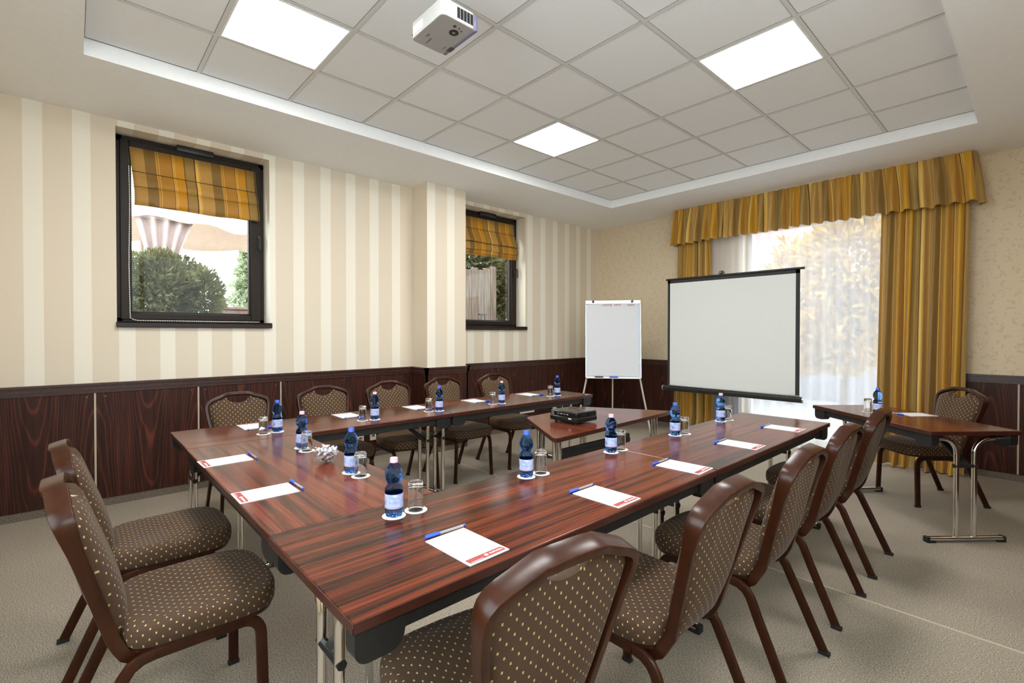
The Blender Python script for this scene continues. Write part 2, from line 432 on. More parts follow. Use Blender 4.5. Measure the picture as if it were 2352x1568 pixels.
# ------------------------------------------------------------------ mesh builder
class MB:
    def __init__(s):
        s.v, s.f, s.uv = [], [], []

    def add(s, verts, faces, uvs=None):
        b = len(s.v)
        s.v += [tuple(p) for p in verts]
        for i, f in enumerate(faces):
            s.f.append(tuple(b + k for k in f))
            s.uv.append(uvs[i] if uvs else [(0, 0)] * len(f))
        return s

    def box(s, a, b, bev=0.0, M4=None, seg=1):
        x0, y0, z0 = a
        x1, y1, z1 = b
        if bev <= 0:
            vs = [(x, y, z) for x in (x0, x1) for y in (y0, y1) for z in (z0, z1)]
            fs = [(0, 1, 3, 2), (4, 6, 7, 5), (0, 4, 5, 1), (2, 3, 7, 6), (0, 2, 6, 4), (1, 5, 7, 3)]
        else:
            bm = bmesh.new()
            bmesh.ops.create_cube(bm, size=1.0)
            for v in bm.verts:
                v.co = Vector(((x0 + x1) / 2 + v.co.x * (x1 - x0), (y0 + y1) / 2 + v.co.y * (y1 - y0), (z0 + z1) / 2 + v.co.z * (z1 - z0)))
            bmesh.ops.bevel(bm, geom=list(bm.edges), offset=bev, segments=seg, profile=0.5, affect='EDGES')
            bm.verts.index_update()
            vs = [tuple(v.co) for v in bm.verts]
            fs = [tuple(v.index for v in f.verts) for f in bm.faces]
            bm.free()
        if M4 is not None:
            vs = [tuple(M4 @ Vector(p)) for p in vs]
        return s.add(vs, fs)

    def tube(s, pts, r=0.01, n=10, sec=None, side=None, closed=False, caps=True):
        """round (r) or profiled (sec: list of (a, b), or function i -> list) sweep; side fixes the 'a' axis"""
        P = [Vector(p) for p in pts]
        m = len(P)
        rings = []
        prev = None
        for i in range(m):
            if closed:
                d = P[(i + 1) % m] - P[i - 1]
            else:
                d = P[min(i + 1, m - 1)] - P[max(i - 1, 0)]
            d.normalize()
            if side is not None:
                a = Vector(side) - d * d.dot(Vector(side))
            elif prev is None:
                a = d.orthogonal()
            else:
                a = prev - d * d.dot(prev)
            a.normalize()
            prev = a
            b = d.cross(a)
            if sec is None:
                rr = r[i] if isinstance(r, (list, tuple)) else r
                pr = [(rr * math.cos(2 * PI * k / n), rr * math.sin(2 * PI * k / n)) for k in range(n)]
            else:
                pr = sec(i) if callable(sec) else sec
            rings.append([P[i] + a * q[0] + b * q[1] for q in pr])
        k = len(rings[0])
        vs = [p for rg in rings for p in rg]
        fs = []
        for i in range(m if closed else m - 1):
            j = (i + 1) % m
            for q in range(k):
                fs.append((i * k + q, i * k + (q + 1) % k, j * k + (q + 1) % k, j * k + q))
        if caps and not closed:
            fs.append(tuple(range(k - 1, -1, -1)))
            fs.append(tuple((m - 1) * k + q for q in range(k)))
        return s.add(vs, fs)

    def lathe(s, prof, n=24, c=(0, 0, 0), uvh=False):
        vs, fs, uvs = [], [], []
        m = len(prof)
        for (r, z) in prof:
            for k in range(n):
                a = 2 * PI * k / n
                vs.append((c[0] + r * math.cos(a), c[1] + r * math.sin(a), c[2] + z))
        z0, z1 = prof[0][1], prof[-1][1]
        for i in range(m - 1):
            for k in range(n):
                k2 = (k + 1) % n
                fs.append((i * n + k, i * n + k2, (i + 1) * n + k2, (i + 1) * n + k))
                if uvh:
                    va, vb = (prof[i][1] - z0) / (z1 - z0), (prof[i + 1][1] - z0) / (z1 - z0)
                    uvs.append([(k / n, va), ((k + 1) / n, va), ((k + 1) / n, vb), (k / n, vb)])
        if prof[0][0] > 1e-5 and not uvh:
            fs.append(tuple(range(n - 1, -1, -1)))
        if prof[-1][0] > 1e-5 and not uvh:
            fs.append(tuple((m - 1) * n + k for k in range(n)))
        return s.add(vs, fs, uvs if uvh else None)

    def prism(s, poly, lo, hi, axis=2):
        n = len(poly)

        def P(p, h):
            return (p[0], p[1], h) if axis == 2 else ((p[0], h, p[1]) if axis == 1 else (h, p[0], p[1]))
        vs = [P(p, lo) for p in poly] + [P(p, hi) for p in poly]
        fs = [tuple(range(n - 1, -1, -1)), tuple(range(n, 2 * n))] + [(i, (i + 1) % n, n + (i + 1) % n, n + i) for i in range(n)]
        return s.add(vs, fs)

    def grid(s, fn, nu, nv, uvfn=None):
        vs = [fn(i / nu, j / nv) for j in range(nv + 1) for i in range(nu + 1)]
        fs, uvs = [], []
        for j in range(nv):
            for i in range(nu):
                q = [(i, j), (i + 1, j), (i + 1, j + 1), (i, j + 1)]
                fs.append(tuple(b * (nu + 1) + a for a, b in q))
                uvs.append([uvfn(a / nu, b / nv) if uvfn else (a / nu, b / nv) for a, b in q])
        return s.add(vs, fs, uvs)

    def sphere(s, c, r, n=10, m=6, sq=(1, 1, 1)):
        pr = [(r * math.sin(PI * i / m), -r * math.cos(PI * i / m)) for i in range(m + 1)]
        vs, fs = [], []
        for (a, b) in pr:
            for k in range(n):
                w = 2 * PI * k / n
                vs.append((c[0] + a * math.cos(w) * sq[0], c[1] + a * math.sin(w) * sq[1], c[2] + b * sq[2]))
        for i in range(m):
            for k in range(n):
                fs.append((i * n + k, i * n + (k + 1) % n, (i + 1) * n + (k + 1) % n, (i + 1) * n + k))
        return s.add(vs, fs)

    def build(s, name, mat, parent=None, smooth=True, angle=40, solid=None):
        me = bpy.data.meshes.new(name)
        me.from_pydata(s.v, [], s.f)
        ul = me.uv_layers.new(name='UVMap')
        flat = [c for f in s.uv for p in f for c in p]
        ul.data.foreach_set('uv', flat)
        me.materials.append(mat if not isinstance(mat, str) else M[mat])
        me.validate()
        bm = bmesh.new()
        bm.from_mesh(me)
        bmesh.ops.remove_doubles(bm, verts=bm.verts, dist=1e-6)
        bm.to_mesh(me)
        bm.free()
        if smooth:
            me.polygons.foreach_set('use_smooth', [True] * len(me.polygons))
            me.set_sharp_from_angle(angle=math.radians(angle))
        o = bpy.data.objects.new(name, me)
        COL.objects.link(o)
        if parent:
            o.parent = parent
        if solid:
            md = o.modifiers.new('thickness', 'SOLIDIFY')
            md.thickness = solid
        return o


def thing(name, label, cat, loc=(0, 0, 0), rz=0.0, group=None):
    o = bpy.data.objects.new(name, None)
    o.empty_display_size = 0.05
    COL.objects.link(o)
    o.location = loc
    o.rotation_euler = (0, 0, rz)
    return tag(o, label, cat, group)


def tag(o, label, cat, group=None):
    o['label'] = label
    o['category'] = cat
    if group:
        o['group'] = group
    return o


def struct(o):
    o['kind'] = 'structure'
    return o


def dup(root, loc, rz=None, label=None, group=None):
    def cp(o, par):
        c = o.copy()
        COL.objects.link(c)
        c.parent = par
        for ch in o.children:
            cp(ch, c)
        return c
    r = cp(root, None)
    r.location = loc
    if rz is not None:
        r.rotation_euler = (0, 0, rz)
    if label:
        r['label'] = label
    if group:
        r['group'] = group
    return r


def recolor(root, part, mat):
    for ch in root.children:
        if ch.name.split('.')[0] == part:
            me = ch.data.copy()
            me.materials[0] = M[mat]
            ch.data = me


def arc(c, r, a0, a1, n, plane):
    out = []
    for i in range(n + 1):
        a = a0 + (a1 - a0) * i / n
        out.append(plane(c[0] + r * math.cos(a), c[1] + r * math.sin(a)))
    return out


def rrect(w, h, r, n=3):
    pts = []
    for sx, sy, a0 in ((1, 1, 0), (-1, 1, PI / 2), (-1, -1, PI), (1, -1, 1.5 * PI)):
        for i in range(n + 1):
            a = a0 + PI / 2 * i / n
            pts.append((sx * (w / 2 - r) + r * math.cos(a), sy * (h / 2 - r) + r * math.sin(a)))
    return pts


def text_mesh(body, size, name, mat, parent, loc, rot, align='CENTER', ext=0.0003):
    cu = bpy.data.curves.new(name, 'FONT')
    cu.body = body
    cu.size = size
    cu.align_x = align
    cu.align_y = 'CENTER'
    cu.extrude = ext
    tmp = bpy.data.objects.new(name + '_tmp', cu)
    COL.objects.link(tmp)
    dg = bpy.context.evaluated_depsgraph_get()
    me = bpy.data.meshes.new_from_object(tmp.evaluated_get(dg))
    bpy.data.objects.remove(tmp)
    bpy.data.curves.remove(cu)
    me.materials.clear()
    me.materials.append(M[mat])
    o = bpy.data.objects.new(name, me)
    COL.objects.link(o)
    o.parent = parent
    o.location = loc
    o.rotation_euler = rot
    return o


# ------------------------------------------------------------------ room shell
RX, NY, HS, TT = 5.585, -7.39, 3.0495, 3.1545
TX0, TX1, TY0, TY1 = 1.015, 4.57, -6.375, -1.022
struct(MB().box((-0.25, NY - 0.2, -0.1), (RX + 0.2, 0.25, 0.0)).build('floor', 'carpet'))
# soffit ring with the raised tile field
c = MB()
for a, b in (((-0.25, NY - 0.2), (TX0, 0.25)), ((TX1, NY - 0.2), (RX + 0.2, 0.25)), ((TX0, NY - 0.2), (TX1, TY0)), ((TX0, TY1), (TX1, 0.25))):
    c.box((*a, HS), (*b, TT + 0.1))
ceil = struct(c.build('ceiling', 'white_paint'))
struct(MB().box((TX0, TY0, TT), (TX1, TY1, TT + 0.05)).build('ceiling_tiles', 'tile', ceil))
g = MB()
xs = [2.78 + 0.6 * k for k in range(-2, 3)]
ys = [-4.58 + 0.6 * k for k in range(-2, 6)]
for x in xs:
    g.box((x - 0.012, TY0, TT - 0.004), (x + 0.012, TY1, TT + 0.002))
for y in ys:
    g.box((TX0, y - 0.012, TT - 0.0042), (TX1, y + 0.012, TT + 0.002))
struct(g.build('ceiling_grid', 'tbar', ceil))
g = MB()
for x in xs:
    for d in (-0.0128, 0.0128):
        g.box((x + d - 0.0014, TY0, TT - 0.0018), (x + d + 0.0014, TY1, TT + 0.002))
for y in ys:
    for d in (-0.0128, 0.0128):
        g.box((TX0, y + d - 0.0014, TT - 0.0018), (TX1, y + d + 0.0014, TT + 0.002))
for a, b in (((TX0, TY0), (TX1, TY0 + 0.006)), ((TX0, TY1 - 0.006), (TX1, TY1)), ((TX0, TY0), (TX0 + 0.006, TY1)), ((TX1 - 0.006, TY0), (TX1, TY1))):
    g.box((*a, TT - 0.002), (*b, TT + 0.002))
struct(g.build('ceiling_joint', 'gap', ceil))

W1 = (-6.175, -5.04, 1.44, 3.0)
W2 = (-2.787, -1.65, 1.44, 3.0)
w = MB()
ycur = NY - 0.2
for (a, b, z0, z1) in (W1, W2):
    w.box((-0.25, ycur, 0), (0, a, HS))
    w.box((-0.25, a, 0), (0, b, z0))
    w.box((-0.25, a, z1), (0, b, HS))
    ycur = b
w.box((-0.25, ycur, 0), (0, 0.25, HS))
struct(w.build('wall_left', 'wall_stripe', smooth=False))
struct(MB().box((0.0, -3.49, 0), (0.315, -2.95, HS)).build('wall_pillar', 'wall_stripe', smooth=False))
BW = (2.33, 3.97, 0.0, 2.72)
w = MB()
w.box((0.0, 0, 0), (BW[0], 0.25, HS))
w.box((BW[1], 0, 0), (RX + 0.2, 0.25, HS))
w.box((BW[0], 0, BW[3]), (BW[1], 0.25, HS))
struct(w.build('wall_back', 'wall_leaf', smooth=False))
NW = (2.9, 5.3, 0.95, 2.75)  # opening for the added fill window, out of view
w = MB()
w.box((0, NY - 0.2, 0), (NW[0], NY, HS)).box((NW[1], NY - 0.2, 0), (RX, NY, HS)).box((NW[0], NY - 0.2, 0), (NW[1], NY, NW[2])).box((NW[0], NY - 0.2, NW[3]), (NW[1], NY, HS))
struct(w.build('wall_near', 'wall_leaf', smooth=False))
RW = (-7.1, -3.9, 1.55, 2.85)  # opening for the added right-hand fill window, never in view
w = MB()
w.box((RX, NY - 0.2, 0), (RX + 0.2, RW[0], HS)).box((RX, RW[1], 0), (RX + 0.2, 0.0, HS)).box((RX, RW[0], 0), (RX + 0.2, RW[1], RW[2])).box((RX, RW[0], RW[3]), (RX + 0.2, RW[1], HS))
struct(w.build('wall_right', 'wall_leaf', smooth=False))

# wainscot: panels, rail, carpet skirting (straight runs, d = direction normal to the wall)
runs = [('left', (0, NY), (0, -3.49), (1, 0)), ('pillar', (0, -3.49), (0.315, -3.49), (0, -1)), ('pillar', (0.315, -3.49), (0.315, -2.95), (1, 0)),
        ('pillar', (0.315, -2.95), (0, -2.95), (0, 1)), ('left', (0, -2.95), (0, 0), (1, 0)), ('back', (0, 0), (BW[0], 0), (0, -1)),
        ('back', (BW[1], 0), (RX, 0), (0, -1)), ('right', (RX, 0), (RX, RW[1]), (-1, 0)), ('right', (RX, RW[0]), (RX, NY), (-1, 0)), ('near', (0, NY), (NW[0], NY), (0, 1)), ('near', (NW[1], NY), (RX, NY), (0, 1))]
pan, ral, bas = {}, {}, {}
for nm, a, b, nv in runs:
    def strip(store, d, z0, z1, ext=0.0, lo=0.0):
        mb = store.setdefault(nm, MB())
        ax, ay = a
        bx, by = b
        x0, x1 = min(ax, bx), max(ax, bx)
        y0, y1 = min(ay, by), max(ay, by)
        if nv[0]:
            x0, x1 = sorted((ax + nv[0] * lo, ax + nv[0] * d))
            if nm == 'pillar':
                y0, y1 = y0 - ext, y1 + ext
        else:
            y0, y1 = sorted((ay + nv[1] * lo, ay + nv[1] * d))
            if nm == 'pillar':
                x1 += ext
        mb.box((x0, y0, z0), (x1, y1, z1))
    strip(pan, 0.018, 0.064, 0.90, 0.018)
    strip(bas, 0.012, 0.0, 0.064, 0.012)
    strip(ral, 0.026, 0.893, 0.918, 0.026)
    strip(ral, 0.034, 0.918, 0.936, 0.034)
    strip(ral, 0.028, 0.936, 0.954, 0.028)
    strip(ral, 0.042, 0.954, 0.970, 0.042)
for k, nm in enumerate(pan):
    po = struct(pan[nm].build('trim_%d' % (k + 1), 'panel', smooth=False))
    struct(ral[nm].build('trim_%d' % (k + 11), 'rail', smooth=False))
    struct(bas[nm].build('baseboard_%s' % nm, 'carpet_base', smooth=False))
# joint strips between the panels
js = MB()
for y in (-6.312, -5.629, -4.952):
    js.box((0.016, y - 0.006, 0.066), (0.0215, y + 0.006, 0.893))
js.box((4.791 - 0.006, -0.0215, 0.066), (4.791 + 0.006, -0.016, 0.893))
struct(js.build('trim_21', 'pale_strip', smooth=False))
js = MB()
for y in (-4.292, -3.60, -2.22, -1.535, -0.8):
    js.box((0.016, y - 0.003, 0.066), (0.0188, y + 0.003, 0.893))
for x in (0.65, 1.2):
    js.box((x - 0.003, -0.0188, 0.066), (x + 0.003, -0.016, 0.893))
struct(js.build('trim_22', 'dark_joint', smooth=False))
sc_ = MB()
for y in (-6.36, -6.25, -5.68, -5.575, -5.0, -4.898, -4.33, -4.25, -3.66, -3.55, -2.28, -2.17):
    sc_.lathe([(0.0, -0.001), (0.004, -0.001), (0.003, 0.002), (0.0, 0.002)], 8)
    for i in range(len(sc_.v) - 32, len(sc_.v)):
        px, py, pz = sc_.v[i]
        sc_.v[i] = (0.0185 + pz, y + px, 0.864 + py)
struct(sc_.build('trim_23', 'alu'))
struct(MB().box((3.9, -3.456, 0.0), (RX - 0.02, -3.442, 0.002)).box((0.6, -3.456, 0.0), (3.9, -3.442, 0.002)).build('trim_24', 'pale_strip', smooth=False))


# ------------------------------------------------------------------ windows in the striped wall
def make_window(k, wy):
    y0, y1, z0, z1 = wy
    root = bpy.data.objects.new('window_%d' % k, None)
    COL.objects.link(root)
    root['kind'] = 'structure'
    yf0, yf1, zf0, zf1 = y0 + 0.004, y1 - 0.004, z0 + 0.012, z1 - 0.003
    m = MB()
    for a, b in (((yf0, zf0), (yf0 + 0.045, zf1)), ((yf1 - 0.045, zf0), (yf1, zf1)), ((yf0, zf0), (yf1, zf0 + 0.035)), ((yf0, zf1 - 0.05), (yf1, zf1))):
        m.box((-0.25, a[0], a[1]), (-0.185, b[0], b[1]), 0.003)
    m.build('window_frame', 'frame', root)
    m = MB()
    s0, s1, q0, q1 = yf0 + 0.03, yf1 - 0.03, zf0 + 0.02, zf1 - 0.035
    gy0, gy1, gz0, gz1 = y0 + 0.097, y1 - 0.122, z0 + 0.087, z1 - 0.1
    for a, b in (((s0, q0), (gy0, q1)), ((gy1, q0), (s1, q1)), ((gy0, q0), (gy1, gz0)), ((gy0, gz1), (gy1, q1))):
        m.box((-0.245, a[0], a[1]), (-0.165, b[0], b[1]), 0.004)
    for a, b in (((gy0, gz0), (gy0 + 0.014, gz1)), ((gy1 - 0.014, gz0), (gy1, gz1)), ((gy0, gz0), (gy1, gz0 + 0.014)), ((gy0, gz1 - 0.014), (gy1, gz1))):
        m.box((-0.235, a[0], a[1]), (-0.185, b[0], b[1]), 0.003)
    sash = m.build('sash', 'frame', root)
    MB().box((-0.215, gy0, gz0), (-0.209, gy1, gz1)).build('pane', 'pane', sash)
    m = MB()
    m.box((-0.165, y1 - 0.068, 2.17), (-0.155, y1 - 0.038, 2.30), 0.004)
    m.tube([(-0.158, y1 - 0.053, 2.27), (-0.120, y1 - 0.053, 2.275), (-0.112, y1 - 0.053, 2.25), (-0.112, y1 - 0.053, 2.17), (-0.118, y1 - 0.053, 2.155)], 0.010, 8)
    m.build('handle', 'black', sash)
    m = MB()
    for zz in (z0 + 0.09, z1 - 0.18):
        m.tube([(-0.18, y0 + 0.012, zz - 0.045), (-0.18, y0 + 0.012, zz + 0.045)], 0.010, 8)
    m.build('hinge', 'black', root)
    MB().box((-0.185, y0 + 0.42, zf1 - 0.048), (-0.125, y0 + 0.70, zf1 + 0.001), 0.008, seg=2).build('window_closer', 'black', root)
    MB().box((-0.185, y0 + (0.0 if k == 1 else 0.0), z0 - 0.002), (0.035, y1 + 0.0, z0 + 0.012), 0.003).box((0.0, y0 - 0.004, z0 - 0.036), (0.035, y1 + 0.012, z0 + 0.012), 0.004).build('window_sill', 'sill', root)
    return root


make_window(1, W1)
make_window(2, W2)


def roman_blind(wy, nm_label, nfold):
    y0 = wy[0]
    root = thing('roman_blind', nm_label, 'blind', (0, 0, 0))
    zt, zb = 2.905, 2.425
    prof = []
    if nfold == 1:
        prof = [(-0.150, 2.905), (-0.148, 2.80), (-0.146, 2.70), (-0.128, 2.66), (-0.118, 2.62), (-0.116, 2.585), (-0.128, 2.577), (-0.118, 2.560), (-0.110, 2.52), (-0.108, 2.47), (-0.110, 2.437), (-0.122, 2.430), (-0.118, 2.422), (-0.113, 2.425)]
    else:
        prof = [(-0.150, 2.905), (-0.148, 2.80), (-0.146, 2.75), (-0.126, 2.70), (-0.106, 2.65), (-0.088, 2.60), (-0.084, 2.575), (-0.105, 2.566), (-0.098, 2.55), (-0.088, 2.51), (-0.086, 2.475), (-0.112, 2.468), (-0.104, 2.455), (-0.100, 2.43), (-0.118, 2.425), (-0.112, 2.41), (-0.110, 2.40)]
    acc = [0.0]
    for p, q in zip(prof, prof[1:]):
        acc.append(acc[-1] + math.hypot(q[0] - p[0], q[1] - p[1]))
    n = len(prof) - 1
    wav = [random.uniform(-0.004, 0.004) for _ in range(40)]

    def fn(u, v):
        i = min(int(round(v * n)), n)
        x_, z_ = prof[i]
        k = (2.905 - z_) / 0.48
        ya = y0 + 0.095 + 0.030 * min(1, k * 1.3)
        yb = y0 + 1.048 + 0.030 * k
        sag = 0.006 * math.sin(u * 9 + i) * k
        return (x_ + 0.003 * math.sin(u * 14 + i * 0.7) * k, ya + (yb - ya) * u, z_ + sag)
    MB().grid(fn, 30, n, lambda u, v: (0.97 * u + 0.0, 2.0 - acc[min(int(round(v * n)), n)])).build('blind_fabric', 'gold_thin', root, angle=70, solid=0.002)
    m = MB()
    zr = 2.705 if nfold == 1 else 2.752
    m.tube([(-0.141, y0 + 0.11, zr), (-0.141, y0 + 1.085, zr)], 0.003, 6)
    m.tube([(prof[6][0] - 0.008, y0 + 0.125, 2.581 if nfold == 1 else 2.569), (prof[6][0] - 0.008, y0 + 1.07, 2.581 if nfold == 1 else 2.569)], 0.005, 6)
    m.tube([(prof[-3][0] - 0.004, y0 + 0.13, prof[-3][1] - 0.002), (prof[-3][0] - 0.004, y0 + 1.07, prof[-3][1] - 0.002)], 0.004, 6)
    m.build('fold_rod', 'cord_dark', root)
    if nfold == 1:
        m = MB()
        path = []
        for k in range(66):
            path.append((-0.15 + 0.004 * math.sin(k), y0 + 0.092 + 0.003 * math.sin(k * 0.11), 2.74 - k * 0.0193))
        for k in range(1, 60):
            path.append((-0.15 + min(k, 8) * 0.004, y0 + 0.096 + 0.0165 * k, 1.463 + 0.012 * max(0, 1 - k / 3)))
        for p in path:
            m.sphere(p, 0.0048, 6, 4)
        m.tube(path, 0.0018, 5)
        m.build('bead_chain', 'bead', root)
    return root


roman_blind(W1, 'gold striped roman blind half lowered over the large window left of the pillar', 1)
roman_blind(W2, 'gold striped roman blind with bunched folds over the window beside the pillar', 2)

# patio window behind the sheer curtain
root = bpy.data.objects.new('window_3', None)
COL.objects.link(root)
root['kind'] = 'structure'
m = MB()
x0, x1, _, z1 = BW
for a, b in (((x0, 0.02), (x0 + 0.07, z1)), ((x1 - 0.07, 0.02), (x1, z1)), ((x0, 0.0), (x1, 0.10)), ((x0, z1 - 0.07), (x1, z1))):
    m.box((a[0], 0.12, a[1]), (b[0], 0.18, b[1]), 0.004)
fr = m.build('window_frame', 'white', root)
MB().box((x0 + 0.05, 0.147, 0.09), (x1 - 0.05, 0.153, z1 - 0.05)).build('pane', 'pane', fr)

# wide unseen window added in the right wall for fill daylight
root = bpy.data.objects.new('window_4', None)
COL.objects.link(root)
root['kind'] = 'structure'
m = MB()
y0, y1, z0, z1 = RW
for a, b in (((y0, z0), (y0 + 0.06, z1)), ((y1 - 0.06, z0), (y1, z1)), ((y0, z0), (y1, z0 + 0.06)), ((y0, z1 - 0.06), (y1, z1)), ((-5.53, z0), (-5.47, z1))):
    m.box((RX + 0.08, a[0], a[1]), (RX + 0.14, b[0], b[1]), 0.004)
fr = m.build('window_frame', 'frame', root)
MB().box((RX + 0.107, y0 + 0.05, z0 + 0.05), (RX + 0.113, y1 - 0.05, z1 - 0.05)).build('pane', 'pane', fr)

# unseen window behind the camera, added to brighten the back wall side
root = bpy.data.objects.new('window_5', None)
COL.objects.link(root)
root['kind'] = 'structure'
m = MB()
x0, x1, z0, z1 = NW
for a, b in (((x0, z0), (x0 + 0.06, z1)), ((x1 - 0.06, z0), (x1, z1)), ((x0, z0), (x1, z0 + 0.06)), ((x0, z1 - 0.06), (x1, z1))):
    m.box((a[0], NY - 0.14, a[1]), (b[0], NY - 0.08, b[1]), 0.004)
fr = m.build('window_frame', 'frame', root)
MB().box((x0 + 0.05, NY - 0.113, z0 + 0.05), (x1 - 0.05, NY - 0.107, z1 - 0.05)).build('pane', 'pane', fr)

# ------------------------------------------------------------------ ceiling lights
LB = ['square light panel in the ceiling beside the hanging projector', 'small-looking square light panel in the middle of the ceiling above the trapezoid table',
      'large square light panel on the curtain side of the ceiling', 'added unseen square light panel above the near right end of the tables']  # last panel is out of view, added for more light
for (lx, ly), lb in zip(((1.88, -5.48), (1.88, -3.08), (3.68, -3.08), (3.68, -5.48)), LB):
    r = thing('ceiling_light', lb, 'ceiling light', (lx, ly, TT), 0, 'recessed ceiling light panels')
    m = MB()
    for a, b in (((-0.288, -0.288), (0.288, -0.276)), ((-0.288, 0.276), (0.288, 0.288)), ((-0.288, -0.276), (-0.276, 0.276)), ((0.276, -0.276), (0.288, 0.276))):
        m.box((*a, -0.006), (*b, -0.001))
    m.build('light_frame', 'white', r)
    MB().box((-0.276, -0.276, -0.0055), (0.276, 0.276, -0.001)).build('diffuser', 'emit', r)


# ------------------------------------------------------------------ chairs
def back_y(z):
    return -0.135 - (z - 0.42) * 0.27


def half_w(z):
    T = [(0.36, 0.150), (0.42, 0.157), (0.50, 0.167), (0.66, 0.195), (0.76, 0.214), (0.82, 0.220), (0.845, 0.218)]
    for (a, b), (c_, d) in zip(T, T[1:]):
        if z <= c_:
            return b + (d - b) * (z - a) / (c_ - a)
    return T[-1][1]


def make_chair(label):
    r = thing('banquet_chair', label, 'chair')
    flat = rrect(0.020, 0.036, 0.006, 2)
    for sx in (-1, 1):
        hx = 0.198
        # front leg
        fp = [(sx * 0.214, 0.258, 0.012), (sx * 0.205, 0.256, 0.20), (sx * 0.200, 0.254, 0.315)]
        fp += arc((0.254 - 0.058, 0.322), 0.058, 0.0, PI / 2, 6, lambda a, b: (sx * hx, a, b))
        lg = MB().tube(fp, sec=flat, side=(1, 0, 0)).build('leg', 'lacquer', r)
        MB().box((sx * 0.214 - 0.0115, 0.238, 0.0), (sx * 0.214 + 0.0115, 0.278, 0.016), 0.002).build('foot_cap', 'rubber', lg)
        # rear leg
        rp = [(sx * hx, -0.04, 0.380), (sx * hx, -0.075, 0.375), (sx * hx, -0.102, 0.360), (sx * hx, -0.120, 0.335), (sx * 0.203, -0.150, 0.266), (sx * 0.212, -0.262, 0.012)]
        lg = MB().tube(rp, sec=flat, side=(1, 0, 0)).build('leg', 'lacquer', r)
        MB().box((sx * 0.212 - 0.0115, -0.286, 0.0), (sx * 0.212 + 0.0115, -0.244, 0.016), 0.002).build('foot_cap', 'rubber', lg)
        MB().tube([(sx * hx, -0.042, 0.380), (sx * hx, 0.20, 0.380)], sec=flat, side=(1, 0, 0)).build('side_rail', 'lacquer', r)
    m = MB()
    m.box((-0.195, 0.12, 0.366), (0.195, 0.145, 0.386), 0.003)
    m.box((-0.195, -0.06, 0.366), (0.195, -0.035, 0.386), 0.003)
    m.build('cross_rail', 'lacquer', r)
    # seat board and cushion
    NA = 56

    def outline(k, inset=0.0):  # seat plan
        a = 2 * PI * k / NA
        ca, sa = math.cos(a), math.sin(a)
        e = 0.42
        X = math.copysign(abs(ca) ** e, ca)
        Y = math.copysign(abs(sa) ** e, sa)
        wv_ = 0.212 + 0.016 * (Y + 1) / 2
        front = 0.018 * (1 - X * X) * max(0, Y)
        return ((wv_ - inset) * X, 0.092 + (0.214 - inset) * Y + front)

    def ring_mesh(levels, crown=None, M_=8):
        mb = MB()
        vs, fs, uvs = [], [], []
        for (ins, z_) in levels:
            for k in range(NA):
                p = outline(k, ins)
                vs.append((p[0], p[1], z_))
        per = [0.0]
        for k in range(NA):
            p, q = outline(k), outline((k + 1) % NA)
            per.append(per[-1] + math.hypot(p[0] - q[0], p[1] - q[1]))
        for i in range(len(levels) - 1):
            for k in range(NA):
                k2 = (k + 1) % NA
                fs.append((i * NA + k, i * NA + k2, (i + 1) * NA + k2, (i + 1) * NA + k))
                h0 = levels[i][1] + levels[i][0]
                h1 = levels[i + 1][1] + levels[i + 1][0]
                uvs.append([(per[k], h0), (per[k + 1], h0), (per[k + 1], h1), (per[k], h1)])
        fs.append(tuple(range(NA - 1, -1, -1)))
        uvs.append([(0.01, 0.01)] * NA)
        base = (len(levels) - 1) * NA
        ins, zt = levels[-1]
        prev = base
        for j in range(1, M_ + 1):
            s_ = 1 - j / M_
            if j == M_:
                vs.append((0, 0.092, zt + (crown(0, 0.092) if crown else 0)))
                ci = len(vs) - 1
                for k in range(NA):
                    k2 = (k + 1) % NA
                    f_ = (prev + k, prev + k2, ci)
                    fs.append(f_)
                    uvs.append([(vs[i][0], vs[i][1]) for i in f_])
                break
            st_ = len(vs)
            for k in range(NA):
                p = outline(k, ins)
                X, Y = p[0] * s_, 0.092 + (p[1] - 0.092) * s_
                fade = min(1, (1 - s_) * 4)
                vs.append((X, Y, zt + (crown(X, Y) * fade if crown else 0)))
            for k in range(NA):
                k2 = (k + 1) % NA
                f_ = (prev + k, prev + k2, st_ + k2, st_ + k)
                fs.append(f_)
                uvs.append([(vs[i][0], vs[i][1]) for i in f_])
            prev = st_
        mb.add(vs, fs, uvs)
        return mb
    ring_mesh([(0.016, 0.388), (0.006, 0.391), (0.004, 0.402)], None, 2).build('seat_board', 'lacquer', r)

    def crown(X, Y):
        v = 0.007 * (1 - (X / 0.23) ** 2)
        v -= 0.016 * math.exp(-((Y - 0.02) / 0.09) ** 2) * math.exp(-(X / 0.15) ** 2)
        v += 0.008 * math.exp(-((Y - 0.20) / 0.07) ** 2)
        yc = 0.085 - 0.35 * X * X
        if abs(X) < 0.13:
            v -= 0.006 * math.exp(-((Y - yc) / 0.009) ** 2)
        return v
    ring_mesh([(0.006, 0.4021), (-0.002, 0.412), (-0.004, 0.432), (-0.003, 0.456), (0.001, 0.4655), (0.007, 0.4725), (0.016, 0.4765), (0.030, 0.478)], crown, 14).build('seat', 'fabric', r, angle=60)

    # back frame loop: up the left side, over the top, down the right, ends curve forward under the seat
    side_pts = []
    for (y_, z_) in ((-0.02, 0.368), (-0.060, 0.366), (-0.090, 0.371), (-0.112, 0.386), (-0.126, 0.412)):
        side_pts.append((0.160 if y_ < -0.05 else 0.168, y_, z_))
    for z_ in (0.44, 0.50, 0.58, 0.66, 0.74, 0.78, 0.805):
        side_pts.append((half_w(z_) - 0.011, back_y(z_), z_))
